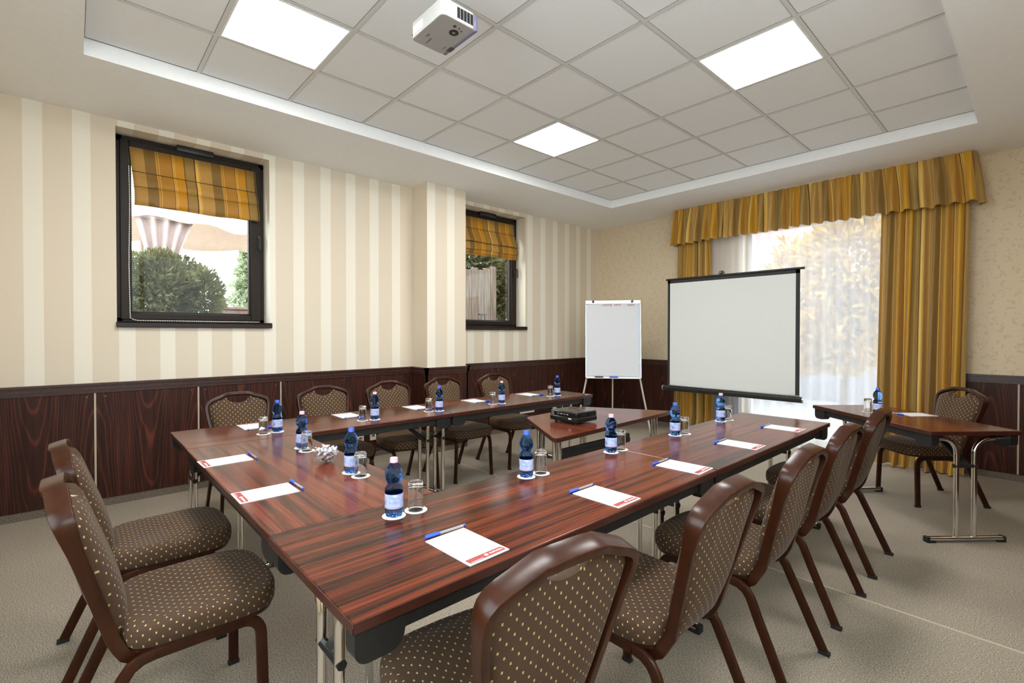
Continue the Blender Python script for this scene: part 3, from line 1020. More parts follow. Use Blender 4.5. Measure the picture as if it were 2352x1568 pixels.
    top_pts = [(0.2065, 0.822), (0.202, 0.837), (0.190, 0.851), (0.168, 0.862), (0.135, 0.874), (0.105, 0.8855), (0.083, 0.894), (0.065, 0.8985), (0.045, 0.9005), (0.0, 0.901)]
    R = side_pts + [(a, back_y(b) - (0.006 if a < 0.08 else 0), b) for a, b in top_pts]
    path = [(-a, b, c_) for a, b, c_ in R[:-1]] + [R[-1]] + list(reversed(R[:-1]))

    def sec(i):
        k = min(i, len(path) - 1 - i)
        q_ = min(1.0, max(0.0, (path[i][2] - 0.70) / 0.20)) if k > 5 else 0.0
        hh = 0.036 + 0.020 * q_ * q_ * (3 - 2 * q_)
        return rrect(0.023, hh, 0.0035, 2)

    def frame_sweep():
        P = [Vector(p) for p in path]
        rings = []
        n_ = len(P)
        for i in range(n_):
            d = (P[min(i + 1, n_ - 1)] - P[max(i - 1, 0)]).normalized()
            b_ = Vector((0, 1, 0.27)) if True else None
            kk = min(i, n_ - 1 - i)
            if kk < 5:
                b_ = Vector((0, -d.z, d.y)) if abs(d.x) < 0.9 else b_
                if b_.y * 1 + b_.z * 0.3 < 0:
                    b_ = -b_
            b_ = (b_ - d * d.dot(b_)).normalized()
            a_ = d.cross(b_)
            rings.append([P[i] + a_ * q[0] + b_ * q[1] for q in sec(i)])
        k_ = len(rings[0])
        vs = [p for rg in rings for p in rg]
        fs = [(i * k_ + q, i * k_ + (q + 1) % k_, (i + 1) * k_ + (q + 1) % k_, (i + 1) * k_ + q) for i in range(n_ - 1) for q in range(k_)]
        fs += [tuple(range(k_ - 1, -1, -1)), tuple((n_ - 1) * k_ + q for q in range(k_))]
        return MB().add(vs, fs)
    frame_sweep().build('back_frame', 'lacquer', r)
    m = MB()
    m.box((-0.16, -0.095, 0.372), (0.16, -0.072, 0.390), 0.003)
    m.build('lower_rail', 'lacquer', r)

    # padded back with the hand hole scallop under the top rail
    def top_z(x_):
        ax = abs(x_)
        T = [(0.0, 0.889), (0.045, 0.8885), (0.065, 0.8865), (0.083, 0.882), (0.105, 0.8735), (0.135, 0.862), (0.165, 0.850), (0.180, 0.841), (0.190, 0.828), (0.20, 0.800)]
        z_ = T[-1][1]
        for (a, b), (c_, d) in zip(T, T[1:]):
            if ax <= c_:
                z_ = b + (d - b) * (ax - a) / (c_ - a)
                break
        return z_

    def scal(x_):
        ax = abs(x_)
        if ax < 0.078:
            return 0.054 * (1 - (ax / 0.078) ** 2) ** 0.5
        return 0.0
    NU, NV = 44, 22

    def body(u, v, front):
        zb = 0.425
        xs_ = 2 * u - 1
        z_ = 0.6
        for _ in range(6):
            wv_ = half_w(min(z_, 0.83)) - 0.0225
            X = wv_ * xs_
            zt = top_z(X) - scal(X)
            z_ = zb + (zt - zb) * v
        X = (half_w(min(z_, 0.83)) - 0.0225) * xs_
        ex = max(0.0, 1 - abs(xs_) ** 6)
        ev = max(0.0, 1 - abs(2 * v - 1) ** 8)
        edge = (ex * ev) ** 0.5
        cen = (1 - xs_ * xs_) ** 0.5 if abs(xs_) < 1 else 0
        lum = math.exp(-((v - 0.35) / 0.35) ** 2)
        if front:
            off = 0.004 + 0.040 * edge + 0.014 * lum * cen
        else:
            off = -0.003 - 0.008 * edge - 0.022 * cen * math.exp(-((v - 0.38) / 0.33) ** 2) * edge
        return (X, back_y(z_) + off, z_ + off * 0.27)
    m = MB()
    m.grid(lambda u, v: body(u, v, True), NU, NV, lambda u, v: (body(u, v, True)[0], body(u, v, True)[2]))
    m.grid(lambda u, v: body(1 - u, v, False), NU, NV, lambda u, v: (body(1 - u, v, False)[0], body(1 - u, v, False)[2]))
    rim_f, rim_b = [], []
    for i in range(NU + 1):
        rim_f.append(body(i / NU, 0, True)); rim_b.append(body(i / NU, 0, False))
    for j in range(1, NV + 1):
        rim_f.append(body(1, j / NV, True)); rim_b.append(body(1, j / NV, False))
    for i in range(NU - 1, -1, -1):
        rim_f.append(body(i / NU, 1, True)); rim_b.append(body(i / NU, 1, False))
    for j in range(NV - 1, 0, -1):
        rim_f.append(body(0, j / NV, True)); rim_b.append(body(0, j / NV, False))
    n_ = len(rim_f)
    m.add(rim_f + rim_b, [(i, n_ + i, n_ + (i + 1) % n_, (i + 1) % n_) for i in range(n_)],
          [[(rim_f[i][0], rim_f[i][2]), (rim_b[i][0] + .01, rim_b[i][2]), (rim_b[(i + 1) % n_][0] + .01, rim_b[(i + 1) % n_][2]), (rim_f[(i + 1) % n_][0], rim_f[(i + 1) % n_][2])] for i in range(n_)])
    m.build('backrest', 'fabric', r, angle=65)
    return r


ORD = ['nearest', 'second', 'third', 'fourth', 'farthest']
chair_spots = []
for i, y_ in enumerate((-5.52, -4.88, -4.28, -3.67, -3.0)):
    chair_spots.append((1.135, y_, -PI / 2 + random.uniform(-.02, .02), 'brown dotted banquet chair between striped wall and tables, %s of five' % ('first nearest' if i == 0 else ORD[i]), 'chairs along the striped wall'))
for i, y_ in enumerate((-5.63, -4.95, -4.30, -3.625, -2.94)):
    chair_spots.append(((4.005, 4.045, 4.06, 4.045, 4.045)[i], y_, PI / 2 - (0.095 if i == 0 else 0.0) + random.uniform(-.015, .015), 'brown dotted banquet chair on the open carpet side of the tables, %s of five' % ('large nearest' if i == 0 else ORD[i]), 'chairs along the right-hand tables'))
chair_spots.append((2.275, -6.21, 0.0, 'brown dotted banquet chair at the end table, half hidden behind another', 'chairs at the end table'))
chair_spots.append((2.925, -6.21, 0.0, 'brown dotted banquet chair in the near left corner with its whole seat in view', 'chairs at the end table'))
chair_spots.append((4.318, -1.209, math.radians(135.5), 'brown dotted banquet chair at the angled corner table by the gold curtain', None))
chair0 = None
for (x_, y_, rz, lb, gp) in chair_spots:
    if chair0 is None:
        o = chair0 = make_chair(lb)
        o.location = (x_, y_, 0)
        o.rotation_euler = (0, 0, rz)
        o['group'] = gp
    else:
        o = dup(chair0, (x_, y_, 0), rz, lb, gp)
        if gp is None and 'group' in o:
            del o['group']

# ------------------------------------------------------------------ tables
ZT = 0.735


def make_table(label, L, Wd, loc, rz, group=None, brk=(1, 1)):
    r = thing('folding_table', label, 'table', loc, rz, group)
    hx, hy = L / 2, Wd / 2
    MB().box((-hx + 0.002, -hy + 0.002, ZT - 0.027), (hx - 0.002, hy - 0.002, ZT), 0.0025, seg=2).build('tabletop', 'rosewood', r, angle=15)
    m = MB()
    for a, b in (((-hx, -hy), (hx, -hy + 0.003)), ((-hx, hy - 0.003), (hx, hy)), ((-hx, -hy), (-hx + 0.003, hy)), ((hx - 0.003, -hy), (hx, hy))):
        m.box((*a, ZT - 0.0275), (*b, ZT - 0.0022), 0.001)
    m.build('edge_band', 'edge', r)
    for sy in (-1, 1):
        y_ = sy * (hy - 0.040)
        MB().box((-hx + 0.13, y_ - 0.015, ZT - 0.077), (hx - 0.13, y_ + 0.015, ZT - 0.027), 0.003).build('apron_rail', 'steel_black', r)
    for sx in (-1, 1):
        xe = sx * (hx - 0.072)
        for sy in (-1, 1):
            p = [(xe, sy * 0.06, 0.028), (xe, sy * 0.06, 0.30), (xe, sy * 0.06, 0.565)]
            p += arc((sy * 0.16, 0.575), 0.10, PI if sy > 0 else 0.0, PI / 2, 7, lambda a, b: (xe, a, b))
            p += [(xe, sy * 0.245, 0.675)]
            MB().tube(p, 0.0148, 12).build('leg', 'chrome', r)
            prof = [(-0.062, ZT - 0.028)]
            prof += [(-0.062, ZT - 0.075)] + [(-0.03 + 0.032 * math.cos(PI + a * PI / 8), ZT - 0.078 + 0.032 * math.sin(PI + a * PI / 8)) for a in range(0, 5)]
            prof += [(0.012, ZT - 0.110)] + [(0.020 + 0.042 * math.cos(1.5 * PI + a * PI / 8), ZT - 0.068 + 0.042 * math.sin(1.5 * PI + a * PI / 8)) for a in range(0, 5)]
            prof += [(0.062, ZT - 0.028)]
            prof = [(sx * -1 * a + sx * (hx - 0.072), b) for a, b in prof]
            yb = sy * (hy - 0.036)
            MB().prism(prof, yb - 0.024, yb + 0.024, axis=1).build('bracket', 'black', r)
        ft = MB().tube([(xe, -0.245, 0.022), (xe, 0.245, 0.022)], sec=rrect(0.034, 0.026, 0.010, 3), side=(1, 0, 0)).build('foot_bar', 'chrome', r)
        for sy in (-1, 1):
            MB().box((xe - 0.020, min(sy * 0.205, sy * 0.262), 0.0), (xe + 0.020, max(sy * 0.205, sy * 0.262), 0.037 if False else 0.012), 0.003).box((xe - 0.019, min(sy * 0.243, sy * 0.264), 0.002), (xe + 0.019, max(sy * 0.243, sy * 0.264), 0.037), 0.003).build('foot_cap', 'rubber', ft)
        m = MB()
        a, b = Vector((xe, 0, 0.50)), Vector((xe - sx * 0.24, 0, 0.69))
        m.tube([a, b], sec=rrect(0.05, 0.022, 0.004, 1), side=(0, 1, 0))
        m.tube([(xe, -0.075, 0.495), (xe, 0.075, 0.495)], 0.014, 8)
        m.build('brace', 'black', r)
    return r


LT = 'meeting tables in the U shape'
make_table('dark rosewood folding table by the striped wall, joined to the end table', 1.733, 0.60, (1.567, -5.1185, 0), PI / 2, LT)
make_table('dark rosewood folding table by the striped wall, far half towards the flipchart', 1.745, 0.60, (1.567, -3.3755, 0), PI / 2, LT)
make_table('rosewood end table with the candy bowl closing the U shape', 1.474, 0.60, (2.6065, -5.688, 0), 0, LT)
make_table('large nearest rosewood folding table with two pads beside the candy bowl table', 1.728, 0.60, (3.646, -5.129, 0), PI / 2, LT)
make_table('rosewood folding table on the right side, far half towards the projection screen', 1.738, 0.60, (3.646, -3.393, 0), PI / 2, LT)
make_table('small angled rosewood table alone in the corner by the gold curtain', 1.14, 0.59, (4.222, -1.80, 0), math.radians(-40.5))

# trapezoid table with the black projector
r = thing('trapezoid_table', 'trapezoid rosewood table inside the U carrying the black projector', 'table', (2.70, -3.59, 0))
corners = [(3.015, -4.335), (2.95, -2.865), (2.31, -3.235), (2.372, -3.945)]
corners = [(a - 2.70, b + 3.59) for a, b in corners]
poly = []
for i in range(4):
    p, a, b = Vector(corners[i]), Vector(corners[i - 1]), Vector(corners[(i + 1) % 4])
    rr = 0.05
    d1, d2 = (a - p).normalized(), (b - p).normalized()
    for k in range(7):
        s_ = k / 6
        q1, q2 = p + d1 * rr, p + d2 * rr
        poly.append(tuple((1 - s_) ** 2 * q1 + 2 * s_ * (1 - s_) * p + s_ * s_ * q2))
MB().prism(poly, ZT - 0.025, ZT).build('tabletop', 'rosewood', r, angle=30)
MB().prism([(a * 1.003, b * 1.003) for a, b in poly], ZT - 0.0262, ZT - 0.003).build('edge_band', 'edge', r)
for (px, py) in ((0.20, -0.60), (0.155, 0.60), (-0.255, -0.27), (-0.27, 0.24)):
    for dy in (-0.022, 0.022):
        MB().tube([(px, py + dy, 0.0), (px, py + dy, ZT - 0.025)], 0.0148, 12).build('leg', 'chrome', r)
m = MB()
m.box((0.175, -0.55, 0.40), (0.20, 0.20, 0.62), 0.003)
for k in range(4):
    m.box((0.20, -0.55, 0.43 + 0.045 * k), (0.204, 0.20, 0.455 + 0.045 * k), 0.001)
m.build('modesty_panel', 'steel_black', r)
m = MB()
m.box((-0.20, -0.45, ZT - 0.055), (-0.17, 0.40, ZT - 0.025), 0.002)
m.box((0.10, -0.55, ZT - 0.055), (0.13, 0.55, ZT - 0.025), 0.002)
m.lathe([(0.03, ZT - 0.055), (0.035, ZT - 0.04), (0.035, ZT - 0.025)], 14, (0.09, -0.50, 0))
m.build('apron_rail', 'steel_black', r)

# ------------------------------------------------------------------ table settings
LP = [('%s place of the wall-side tables' % ('first' if i == 0 else ORD[i])) for i in range(5)]
RP = [('%s place of the right-hand tables' % ORD[i]) for i in range(5)]
BP = ['wall-side place of the end table', 'right-hand place of the end table']
TP = ['corner table by the gold curtain']
places = LP + RP + BP + TP
# bottle xy, glass xy, pink cap?
set_xy = [((1.701, -5.481), (1.715, -5.565), 0), ((1.712, -4.823), (1.690, -4.905), 1), ((1.694, -4.256), (1.662, -4.335), 0), ((1.720, -3.613), (1.696, -3.696), 1), ((1.685, -2.840), (1.670, -2.926), 0),
          ((3.456, -5.626), (3.460, -5.543), 1), ((3.436, -4.979), (3.444, -4.897), 0), ((3.424, -4.349), (3.422, -4.262), 1), ((3.433, -3.709), (3.448, -3.624), 0), ((3.410, -3.033), (3.422, -2.944), 1),
          ((2.247, -5.516), (2.334, -5.521), 1), ((2.868, -5.515), (2.950, -5.509), 0), ((4.079, -1.800), (4.005, -1.742), 0)]
CT = 0.0016


def make_bottle(label):
    r = thing('water_bottle', label, 'bottle')
    key = [(0.0, 0.004), (0.012, 0.0035), (0.022, 0.0005), (0.0275, 0.004), (0.0300, 0.014), (0.0303, 0.030), (0.0303, 0.083), (0.0300, 0.092), (0.0275, 0.099), (0.0228, 0.105), (0.0210, 0.109), (0.0222, 0.113),
           (0.0262, 0.120), (0.0292, 0.129), (0.0303, 0.140), (0.0290, 0.151), (0.0252, 0.162), (0.0200, 0.171), (0.0150, 0.177), (0.0122, 0.181), (0.0120, 0.186), (0.0, 0.1862)]
    n = 40
    vs, fs = [], []
    for (rad, z_) in key:
        for k in range(n):
            a = 2 * PI * k / n
            rr = rad
            zz = z_
            if z_ < 0.02 and rad > 0.005:
                w_ = math.cos(5 * a)
                fall = max(0, 1 - z_ / 0.02)
                rr = rad * (1 - 0.16 * fall * max(0, w_))
                zz = z_ + 0.008 * fall * max(0, w_) * (rad / 0.03)
            vs.append((rr * math.cos(a), rr * math.sin(a), zz))
    for i in range(len(key) - 1):
        for k in range(n):
            fs.append((i * n + k, i * n + (k + 1) % n, (i + 1) * n + (k + 1) % n, (i + 1) * n + k))
    MB().add(vs, fs).build('bottle_body', 'bottle', r, angle=60)
    MB().lathe([(0.0308, 0.031), (0.0308, 0.079)], 40, uvh=True).build('bottle_label', 'label', r)
    m = MB()
    vs, fs = [], []
    prof = [(0.0, 0.1815), (0.0134, 0.1815), (0.0134, 0.1845), (0.0132, 0.185), (0.0132, 0.195), (0.0120, 0.1972), (0.0, 0.1976)]
    n = 48
    for (rad, z_) in prof:
        for k in range(n):
            rr = rad * (1 - (0.025 if (k % 2 and 0.185 <= z_ < 0.196) else 0))
            vs.append((rr * math.cos(2 * PI * k / n), rr * math.sin(2 * PI * k / n), z_))
    for i in range(len(prof) - 1):
        for k in range(n):
            fs.append((i * n + k, i * n + (k + 1) % n, (i + 1) * n + (k + 1) % n, (i + 1) * n + k))
    m.add(vs, fs).build('bottle_cap', 'cap_blue', r)
    return r


def make_glass(label):
    # upside down tumbler: rim on the coaster, thick base on top
    prof = [(0.0248, 0.0), (0.0262, 0.0005), (0.0266, 0.004), (0.0266, 0.080), (0.0262, 0.092), (0.0248, 0.099), (0.0220, 0.1035), (0.0150, 0.1035), (0.0120, 0.1010), (0.0, 0.1005)]
    inner = [(0.0, 0.0890), (0.018, 0.0885), (0.0232, 0.0855), (0.0246, 0.078), (0.0248, 0.004), (0.0248, 0.0)]
    m = MB()
    vs, fs = [], []
    allp = prof + inner
    n = 32
    for (rad, z_) in allp:
        for k in range(n):
            vs.append((rad * math.cos(2 * PI * k / n), rad * math.sin(2 * PI * k / n), z_))
    N = len(allp)
    for i in range(N - 1):
        if i == len(prof) - 1:
            continue
        for k in range(n):
            fs.append((i * n + k, i * n + (k + 1) % n, (i + 1) * n + (k + 1) % n, (i + 1) * n + k))
    m.add(vs, fs)
    o = m.build('glass_tumbler', 'glass', None, angle=50)
    return tag(o, label, 'glass')


bottle0 = glass0 = None
coaster_m = MB().lathe([(0.0, 0.0), (0.0390, 0.0), (0.0395, 0.0004), (0.0395, CT - 0.0003), (0.0390, CT), (0.0, CT)], 40)
coaster0 = tag(coaster_m.build('coaster', 'coaster'), '', 'coaster')
logo0 = MB().lathe([(0.0, 0.0), (0.0055, 0.0), (0.0055, 0.0002), (0.0, 0.0002)], 16, (0, 0, CT)).build('printed_emblem', 'red', None)
first = True
for (bx, by), (gx, gy), pink in set_xy:
    pass
pinkb = blueb = None
used_c = False
for (bxy, gxy, pink), pl in zip(set_xy, places):
    zb = ZT + CT
    lb = '%s-capped blue water bottle at the %s' % ('pink' if pink else 'blue', pl)
    if pink:
        if pinkb is None:
            pinkb = make_bottle(lb)
            recolor(pinkb, 'bottle_cap', 'cap_pink')
            o = pinkb
        else:
            o = dup(pinkb, (0, 0, 0), None, lb)
    else:
        if blueb is None:
            blueb = make_bottle(lb)
            o = blueb
        else:
            o = dup(blueb, (0, 0, 0), None, lb)
    o.location = (*bxy, zb)
    o.rotation_euler = (0, 0, random.uniform(0, 6.28))
    o['group'] = 'water bottles on the tables'
    lg = 'clear glass tumbler upside down at the %s' % pl
    if glass0 is None:
        g_ = glass0 = make_glass(lg)
    else:
        g_ = glass0.copy()
        COL.objects.link(g_)
        g_['label'] = lg
    g_.location = (*gxy, zb)
    g_['group'] = 'upturned glass tumblers'
    for xy, what in ((bxy, 'water bottle'), (gxy, 'glass tumbler')):
        if not used_c:
            c_ = coaster0
            used_c = True
        else:
            c_ = coaster0.copy()
            COL.objects.link(c_)
        dx, dy = gxy[0] - bxy[0], gxy[1] - bxy[1]
        dd = math.hypot(dx, dy)
        push = max(0.0, 0.0805 - dd) / 2
        sg_ = -1 if what == 'water bottle' else 1
        c_.location = (xy[0] + sg_ * push * dx / dd, xy[1] + sg_ * push * dy / dd, ZT)
        c_['label'] = 'white round paper coaster under the %s at the %s' % (what, pl)
        c_['group'] = 'paper coasters'
        if what == 'glass tumbler':
            e_ = logo0.copy()
            COL.objects.link(e_)
            e_.parent = c_
bpy.data.objects.remove(logo0)


# notepads: local x = long side towards the printed end (reader side), y = width
def make_pad(label):
    r = thing('notepad', label, 'notepad')
    MB().box((-0.105, -0.0725, 0), (0.105, 0.0725, 0.003), 0.0004).build('paper_block', 'paper', r)
    poly = [(0.066, -0.060), (0.098, -0.060)] + [(0.098, 0.060)] + [(0.072, 0.060), (0.068, 0.058), (0.066, 0.054)]
    bar = MB().prism([(0.074, -0.0655), (0.094, -0.0655), (0.098, -0.061), (0.098, 0.0655), (0.079, 0.0655), (0.074, 0.060)], 0.003, 0.0033).build('printed_bar', 'red', r)
    text_mesh('RAMADA', 0.0115, 'lettering', 'whiteprint', bar, (0.0865, 0.037, 0.00345), (0, 0, PI / 2))
    MB().lathe([(0.0, 0.0033), (0.0062, 0.0033), (0.0062, 0.0036), (0.0, 0.0036)], 16, (0.086, 0.001, 0)).build('emblem', 'whiteprint', bar)
    m = MB()
    for k in range(12):
        m.box((0.0935, -0.058 + k * 0.0036, 0.0033), (0.0950, -0.0555 + k * 0.0036, 0.0036))
    m.build('fine_print', 'whiteprint', bar)
    return r


pads = [(1.405, -5.549, PI), (1.412, -4.905, PI), (1.418, -4.305, PI), (1.432, -3.700, PI), (1.432, -3.003, PI),
        (3.808, -5.584, 0.03), (3.822, -4.930, 0.015), (3.820, -4.330, 0.05), (3.810, -3.672, 0.02), (3.806, -2.985, 0.01),
        (2.275, -5.888, -PI / 2 + 0.03), (2.913, -5.882, -PI / 2), (4.290, -1.640, math.radians(49.5))]
pens = [(1.535, -5.538, 0), (1.541, -4.900, 0), (1.550, -4.290, 0), (1.556, -3.690, 0), (1.556, -2.985, 0),
        (3.690, -5.574, 1), (3.704, -4.930, 1), (3.702, -4.335, 1), (3.694, -3.675, 1), (3.692, -2.99, 1),
        (2.265, -5.764, 2), (2.900, -5.760, 2), (4.175, -1.715, 3)]


def make_pen(label):
    # along local x, capped end at -x
    r = thing('ballpoint_pen', label, 'pen')
    R0 = 0.0042

    def cyl(prof, n=14):
        m = MB().lathe([(a, b) for a, b in prof], n)
        m.v = [(z_, y_, x_ + 0.0052) for (x_, y_, z_) in m.v]
        return m
    cyl([(0.0, -0.030), (0.0042, -0.030), (0.0042, 0.064), (0.0, 0.064)]).build('barrel', 'barrel', r)
    cyl([(0.0, -0.032), (0.0014, -0.032), (0.0014, 0.056), (0.0, 0.056)], 8).build('ink_refill', 'ink', r)
    cp = cyl([(0.0, -0.076), (0.0046, -0.076), (0.0052, -0.072), (0.0052, -0.024), (0.0043, -0.024), (0.0, -0.0241)]).build('pen_cap', 'pen_blue', r)
    MB().box((-0.074, -0.0018, 0.0100), (-0.034, 0.0018, 0.0122), 0.0005).build('clip', 'pen_blue', cp)
    cyl([(0.0, 0.0641), (0.0044, 0.0641), (0.0044, 0.070), (0.0038, 0.0725), (0.0, 0.0727)]).build('end_plug', 'pen_blue', r)
    return r


pad0 = pen0 = None
for (px, py, rz), (qx, qy, kind), pl in zip(pads, pens, places):
    lb = 'white notepad with a red printed bar at the %s' % pl
    if pad0 is None:
        o = pad0 = make_pad(lb)
        o.location = (px, py, ZT)
        o.rotation_euler = (0, 0, rz)
    else:
        o = dup(pad0, (px, py, ZT), rz, lb)
    o['group'] = 'notepads on the tables'
    lb = 'blue-capped clear ballpoint pen beside the notepad at the %s' % pl
    ang = (-PI / 2, PI / 2, 0.0, math.radians(139))[kind] + random.uniform(-0.05, 0.05)
    if pen0 is None:
        o = pen0 = make_pen(lb)
        o.location = (qx, qy, ZT)
        o.rotation_euler = (0, 0, ang)
    else:
        o = dup(pen0, (qx, qy, ZT), ang, lb)
    o['group'] = 'pens on the tables'

# candy bowl
BX, BY = 2.628, -5.535
prof = [(0.0, 0.0), (0.024, 0.0), (0.030, 0.002), (0.044, 0.018), (0.054, 0.038), (0.0585, 0.056), (0.0592, 0.058), (0.0580, 0.059), (0.0565, 0.057)]
inn = [(0.0515, 0.038), (0.0415, 0.020), (0.028, 0.006), (0.0, 0.005)]
o = MB().lathe(prof + inn, 36).build('candy_bowl', 'thin_glass')
tag(o, 'small clear glass bowl filled with wrapped candies on the end table', 'bowl')
o.location = (BX, BY, ZT)


def make_candy(label):
    r = thing('wrapped_candy', label, 'candy')
    MB().sphere((0, 0, 0), 0.0088, 10, 6, (1.15, 1, 0.9)).build('toffee', 'candy', r)
    m = MB()
    m.sphere((0, 0, 0), 0.0093, 10, 6, (1.16, 1, 0.92))
    m.f = m.f[len(m.f) * 9 // 20:]
    m.uv = m.uv[-len(m.f):]
    for sx in (-1, 1):
        n = 9
        vs = [(sx * 0.0098, 0, 0)]
        for k in range(n):
            a = -1.0 + 2.0 * k / (n - 1)
            vs.append((sx * (0.0098 + 0.013 * math.cos(a)), 0.013 * math.sin(a), 0.0030 * (-1) ** k))
        m.add(vs, [(0, k, k + 1) for k in range(1, n)])
    m.build('wrapper', 'wrapper', r, angle=20)
    return r


random.seed(3)
spots = []
for zz, rad, cnt in ((0.0155, 0.013, 3), (0.030, 0.029, 7), (0.0465, 0.036, 8), (0.0475, 0.012, 2), (0.061, 0.040, 7), (0.064, 0.017, 4), (0.077, 0.010, 2)):
    for k in range(cnt):
        a = 2 * PI * k / cnt + zz * 90
        spots.append((rad * math.cos(a), rad * math.sin(a), zz))
cn0 = None
for i, (a, b, c_) in enumerate(spots):
    if cn0 is None:
        o = cn0 = make_candy('candy in a silvery blue twist wrapper heaped in the glass bowl')
    else:
        o = dup(cn0, (0, 0, 0))
    o.location = (BX + a, BY + b, ZT + c_)
    o.rotation_euler = (random.uniform(-.8, .8), random.uniform(-.8, .8), random.uniform(0, 6.28))
    o['group'] = 'wrapped candies in the bowl'

# ------------------------------------------------------------------ black table projector
r = thing('table_projector', 'black projector lying on the trapezoid table', 'projector', (2.715, -3.812, ZT), math.radians(-0.5))
m = MB()
m.box((-0.125, -0.112, 0.012), (0.125, 0.112, 0.050), 0.010, seg=2)
m.box((-0.122, -0.109, 0.040), (0.122, 0.109, 0.083), 0.008, seg=2)
m.build('body', 'gloss_black', r, angle=20)
MB().lathe([(0.0, 0), (0.010, 0), (0.008, 0.014), (0.0, 0.014)], 10, (-0.09, -0.08, 0)).lathe([(0.0, 0), (0.010, 0), (0.008, 0.014), (0.0, 0.014)], 10, (0.09, -0.08, 0)).lathe([(0.0, 0), (0.010, 0), (0.008, 0.014), (0.0, 0.014)], 10, (0.0, 0.08, 0)).build('foot', 'rubber', r)
m = MB()
for k in range(8):
    m.box((0.122, 0.02 + 0.010 * k, 0.048), (0.1235, 0.025 + 0.010 * k, 0.076))
for k in range(10):
    m.box((0.122, -0.06 + 0.006 * k, 0.055), (0.1232, -0.057 + 0.006 * k, 0.072))
m.build('vent', 'black', r)
m = MB()
for k, xx in enumerate((-0.055, -0.028, 0.0, 0.028)):
    m.box((xx, -0.1105, 0.060), (xx + 0.02, -0.1085, 0.067), 0.001)
    m.box((xx + 0.003, -0.111, 0.0615), (xx + 0.017, -0.109, 0.0655))
m.build('socket', 'alu', r)
m = MB()
for a, b in ((-0.10, 0.068), (-0.087, 0.066), (-0.10, 0.056), (-0.087, 0.054)):
    m.tube([(a, -0.113, b), (a, -0.108, b)], 0.003, 10)
m.build('round_socket', 'pale_strip', r)
MB().box((0.050, -0.1135, 0.034), (0.078, -0.1115, 0.042), 0.0008).build('sticker', 'white', r)
MB().lathe([(0.0, 0.0), (0.018, 0.0), (0.018, 0.0012), (0.0, 0.0012)], 20, (-0.03, 0.05, 0.083)).box((0.03, -0.01, 0.083), (0.055, 0.004, 0.0838)).build('button', 'steel_black', r)
m = MB()
for k in range(9):
    m.box((-0.07, 0.02 + 0.006 * k, 0.083), (-0.05, 0.023 + 0.006 * k, 0.0836))
m.build('speaker_grille', 'steel_black', r)
MB().tube([(0.0, 0.106, 0.060), (0.0, 0.118, 0.060)], 0.026, 20).build('lens', 'gloss_black', r)

# ------------------------------------------------------------------ ceiling projector
r = thing('ceiling_projector', 'white projector hanging from the tiled ceiling on a pole', 'projector', (2.872, -5.018, 2.872))
m = MB()
bd = MB().prism(rrect(0.285, 0.200, 0.022, 4), 0.002, 0.080)
bd.v = [(a, b - 0.006, c_) for a, b, c_ in bd.v]
bd.build('body', 'proj_white', r)
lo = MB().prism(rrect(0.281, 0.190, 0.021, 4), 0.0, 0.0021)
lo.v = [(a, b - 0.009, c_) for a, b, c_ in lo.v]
lo.build('underside_shade', 'proj_shaded', r)  # thin plate that carries the painted shade below the white body
m = MB()
m.box((-0.142, 0.088, -0.0005), (0.142, 0.110, 0.078), 0.004)
for k in range(3):
    m.box((0.142, 0.096 + 0.004 * k, 0.01), (0.1432, 0.098 + 0.004 * k, 0.07))
fp = m.build('front_panel', 'proj_violet', r)
MB().tube([(-0.075, 0.095, 0.035), (-0.075, 0.112, 0.035)], 0.030, 20).box((-0.098, 0.080, -0.002), (-0.054, 0.110, 0.012), 0.003).build('lens', 'gloss_black', fp)
m = MB()
for k in range(5):
    m.box((0.1415, -0.020 + 0.020 * k, 0.016), (0.1438, -0.0035 + 0.020 * k, 0.068))
m.build('side_vent', 'steel_black', r)
m = MB()
m.lathe([(0.0, -0.0012), (0.0245, -0.0012), (0.0245, 0.0), (0.0, 0.0)], 28, (0.055, 0.022, 0))
for a, b, q in ((0.100, -0.004, 0.008), (0.098, 0.024, 0.0045), (0.088, 0.044, 0.0045)):
    m.lathe([(0.0, -0.0012), (q, -0.0012), (q, 0.0), (0.0, 0.0)], 14, (a, b, 0))
kp = m.build('button', 'steel_black', r)
MB().lathe([(0.0, -0.0018), (0.008, -0.0018), (0.008, -0.001), (0.0, -0.001)], 16, (0.055, 0.022, 0)).build('button_centre', 'alu', kp)
text_mesh('SANYO', 0.017, 'lettering', 'grey_print', r, (-0.088, -0.036, -0.0004), (PI, 0, PI))
text_mesh('PRO', 0.016, 'lettering', 'grey_print', r, (-0.050, -0.064, -0.0004), (PI, 0, PI))
m = MB().box((-0.085, 0.058, -0.0006), (-0.075, 0.064, 0.0)).box((-0.105, 0.0595, -0.0006), (-0.088, 0.062, 0.0))
m.build('printed_mark', 'grey_print', r)
m = MB()
for k, (yy, zz, q) in enumerate(((-0.095, 0.03, .005), (-0.08, 0.055, .006), (-0.062, 0.03, .006), (-0.045, 0.055, .005), (-0.03, 0.028, .006), (-0.015, 0.055, .005), (0.0, 0.03, 0.005), (-0.065, 0.065, 0.004), (0.012, 0.055, 0.004))):
    m.tube([(-0.1425, yy, zz), (-0.1445, yy, zz)], q, 10)
m.build('socket', 'steel_black', r)
MB().box((-0.120, -0.1072, 0.016), (-0.03, -0.1052, 0.060), 0.001).build('rear_recess', 'tbar', r)
m = MB()
m.box((-0.06, -0.06, 0.080), (0.06, 0.05, 0.088), 0.002)
m.tube([(0.0, -0.01, 0.088), (0.0, -0.01, TT - 2.872 - 0.008)], 0.020, 16)
m.lathe([(0.055, TT - 2.872 - 0.012), (0.055, TT - 2.872 - 0.0042)], 20, (0, -0.01, 0))
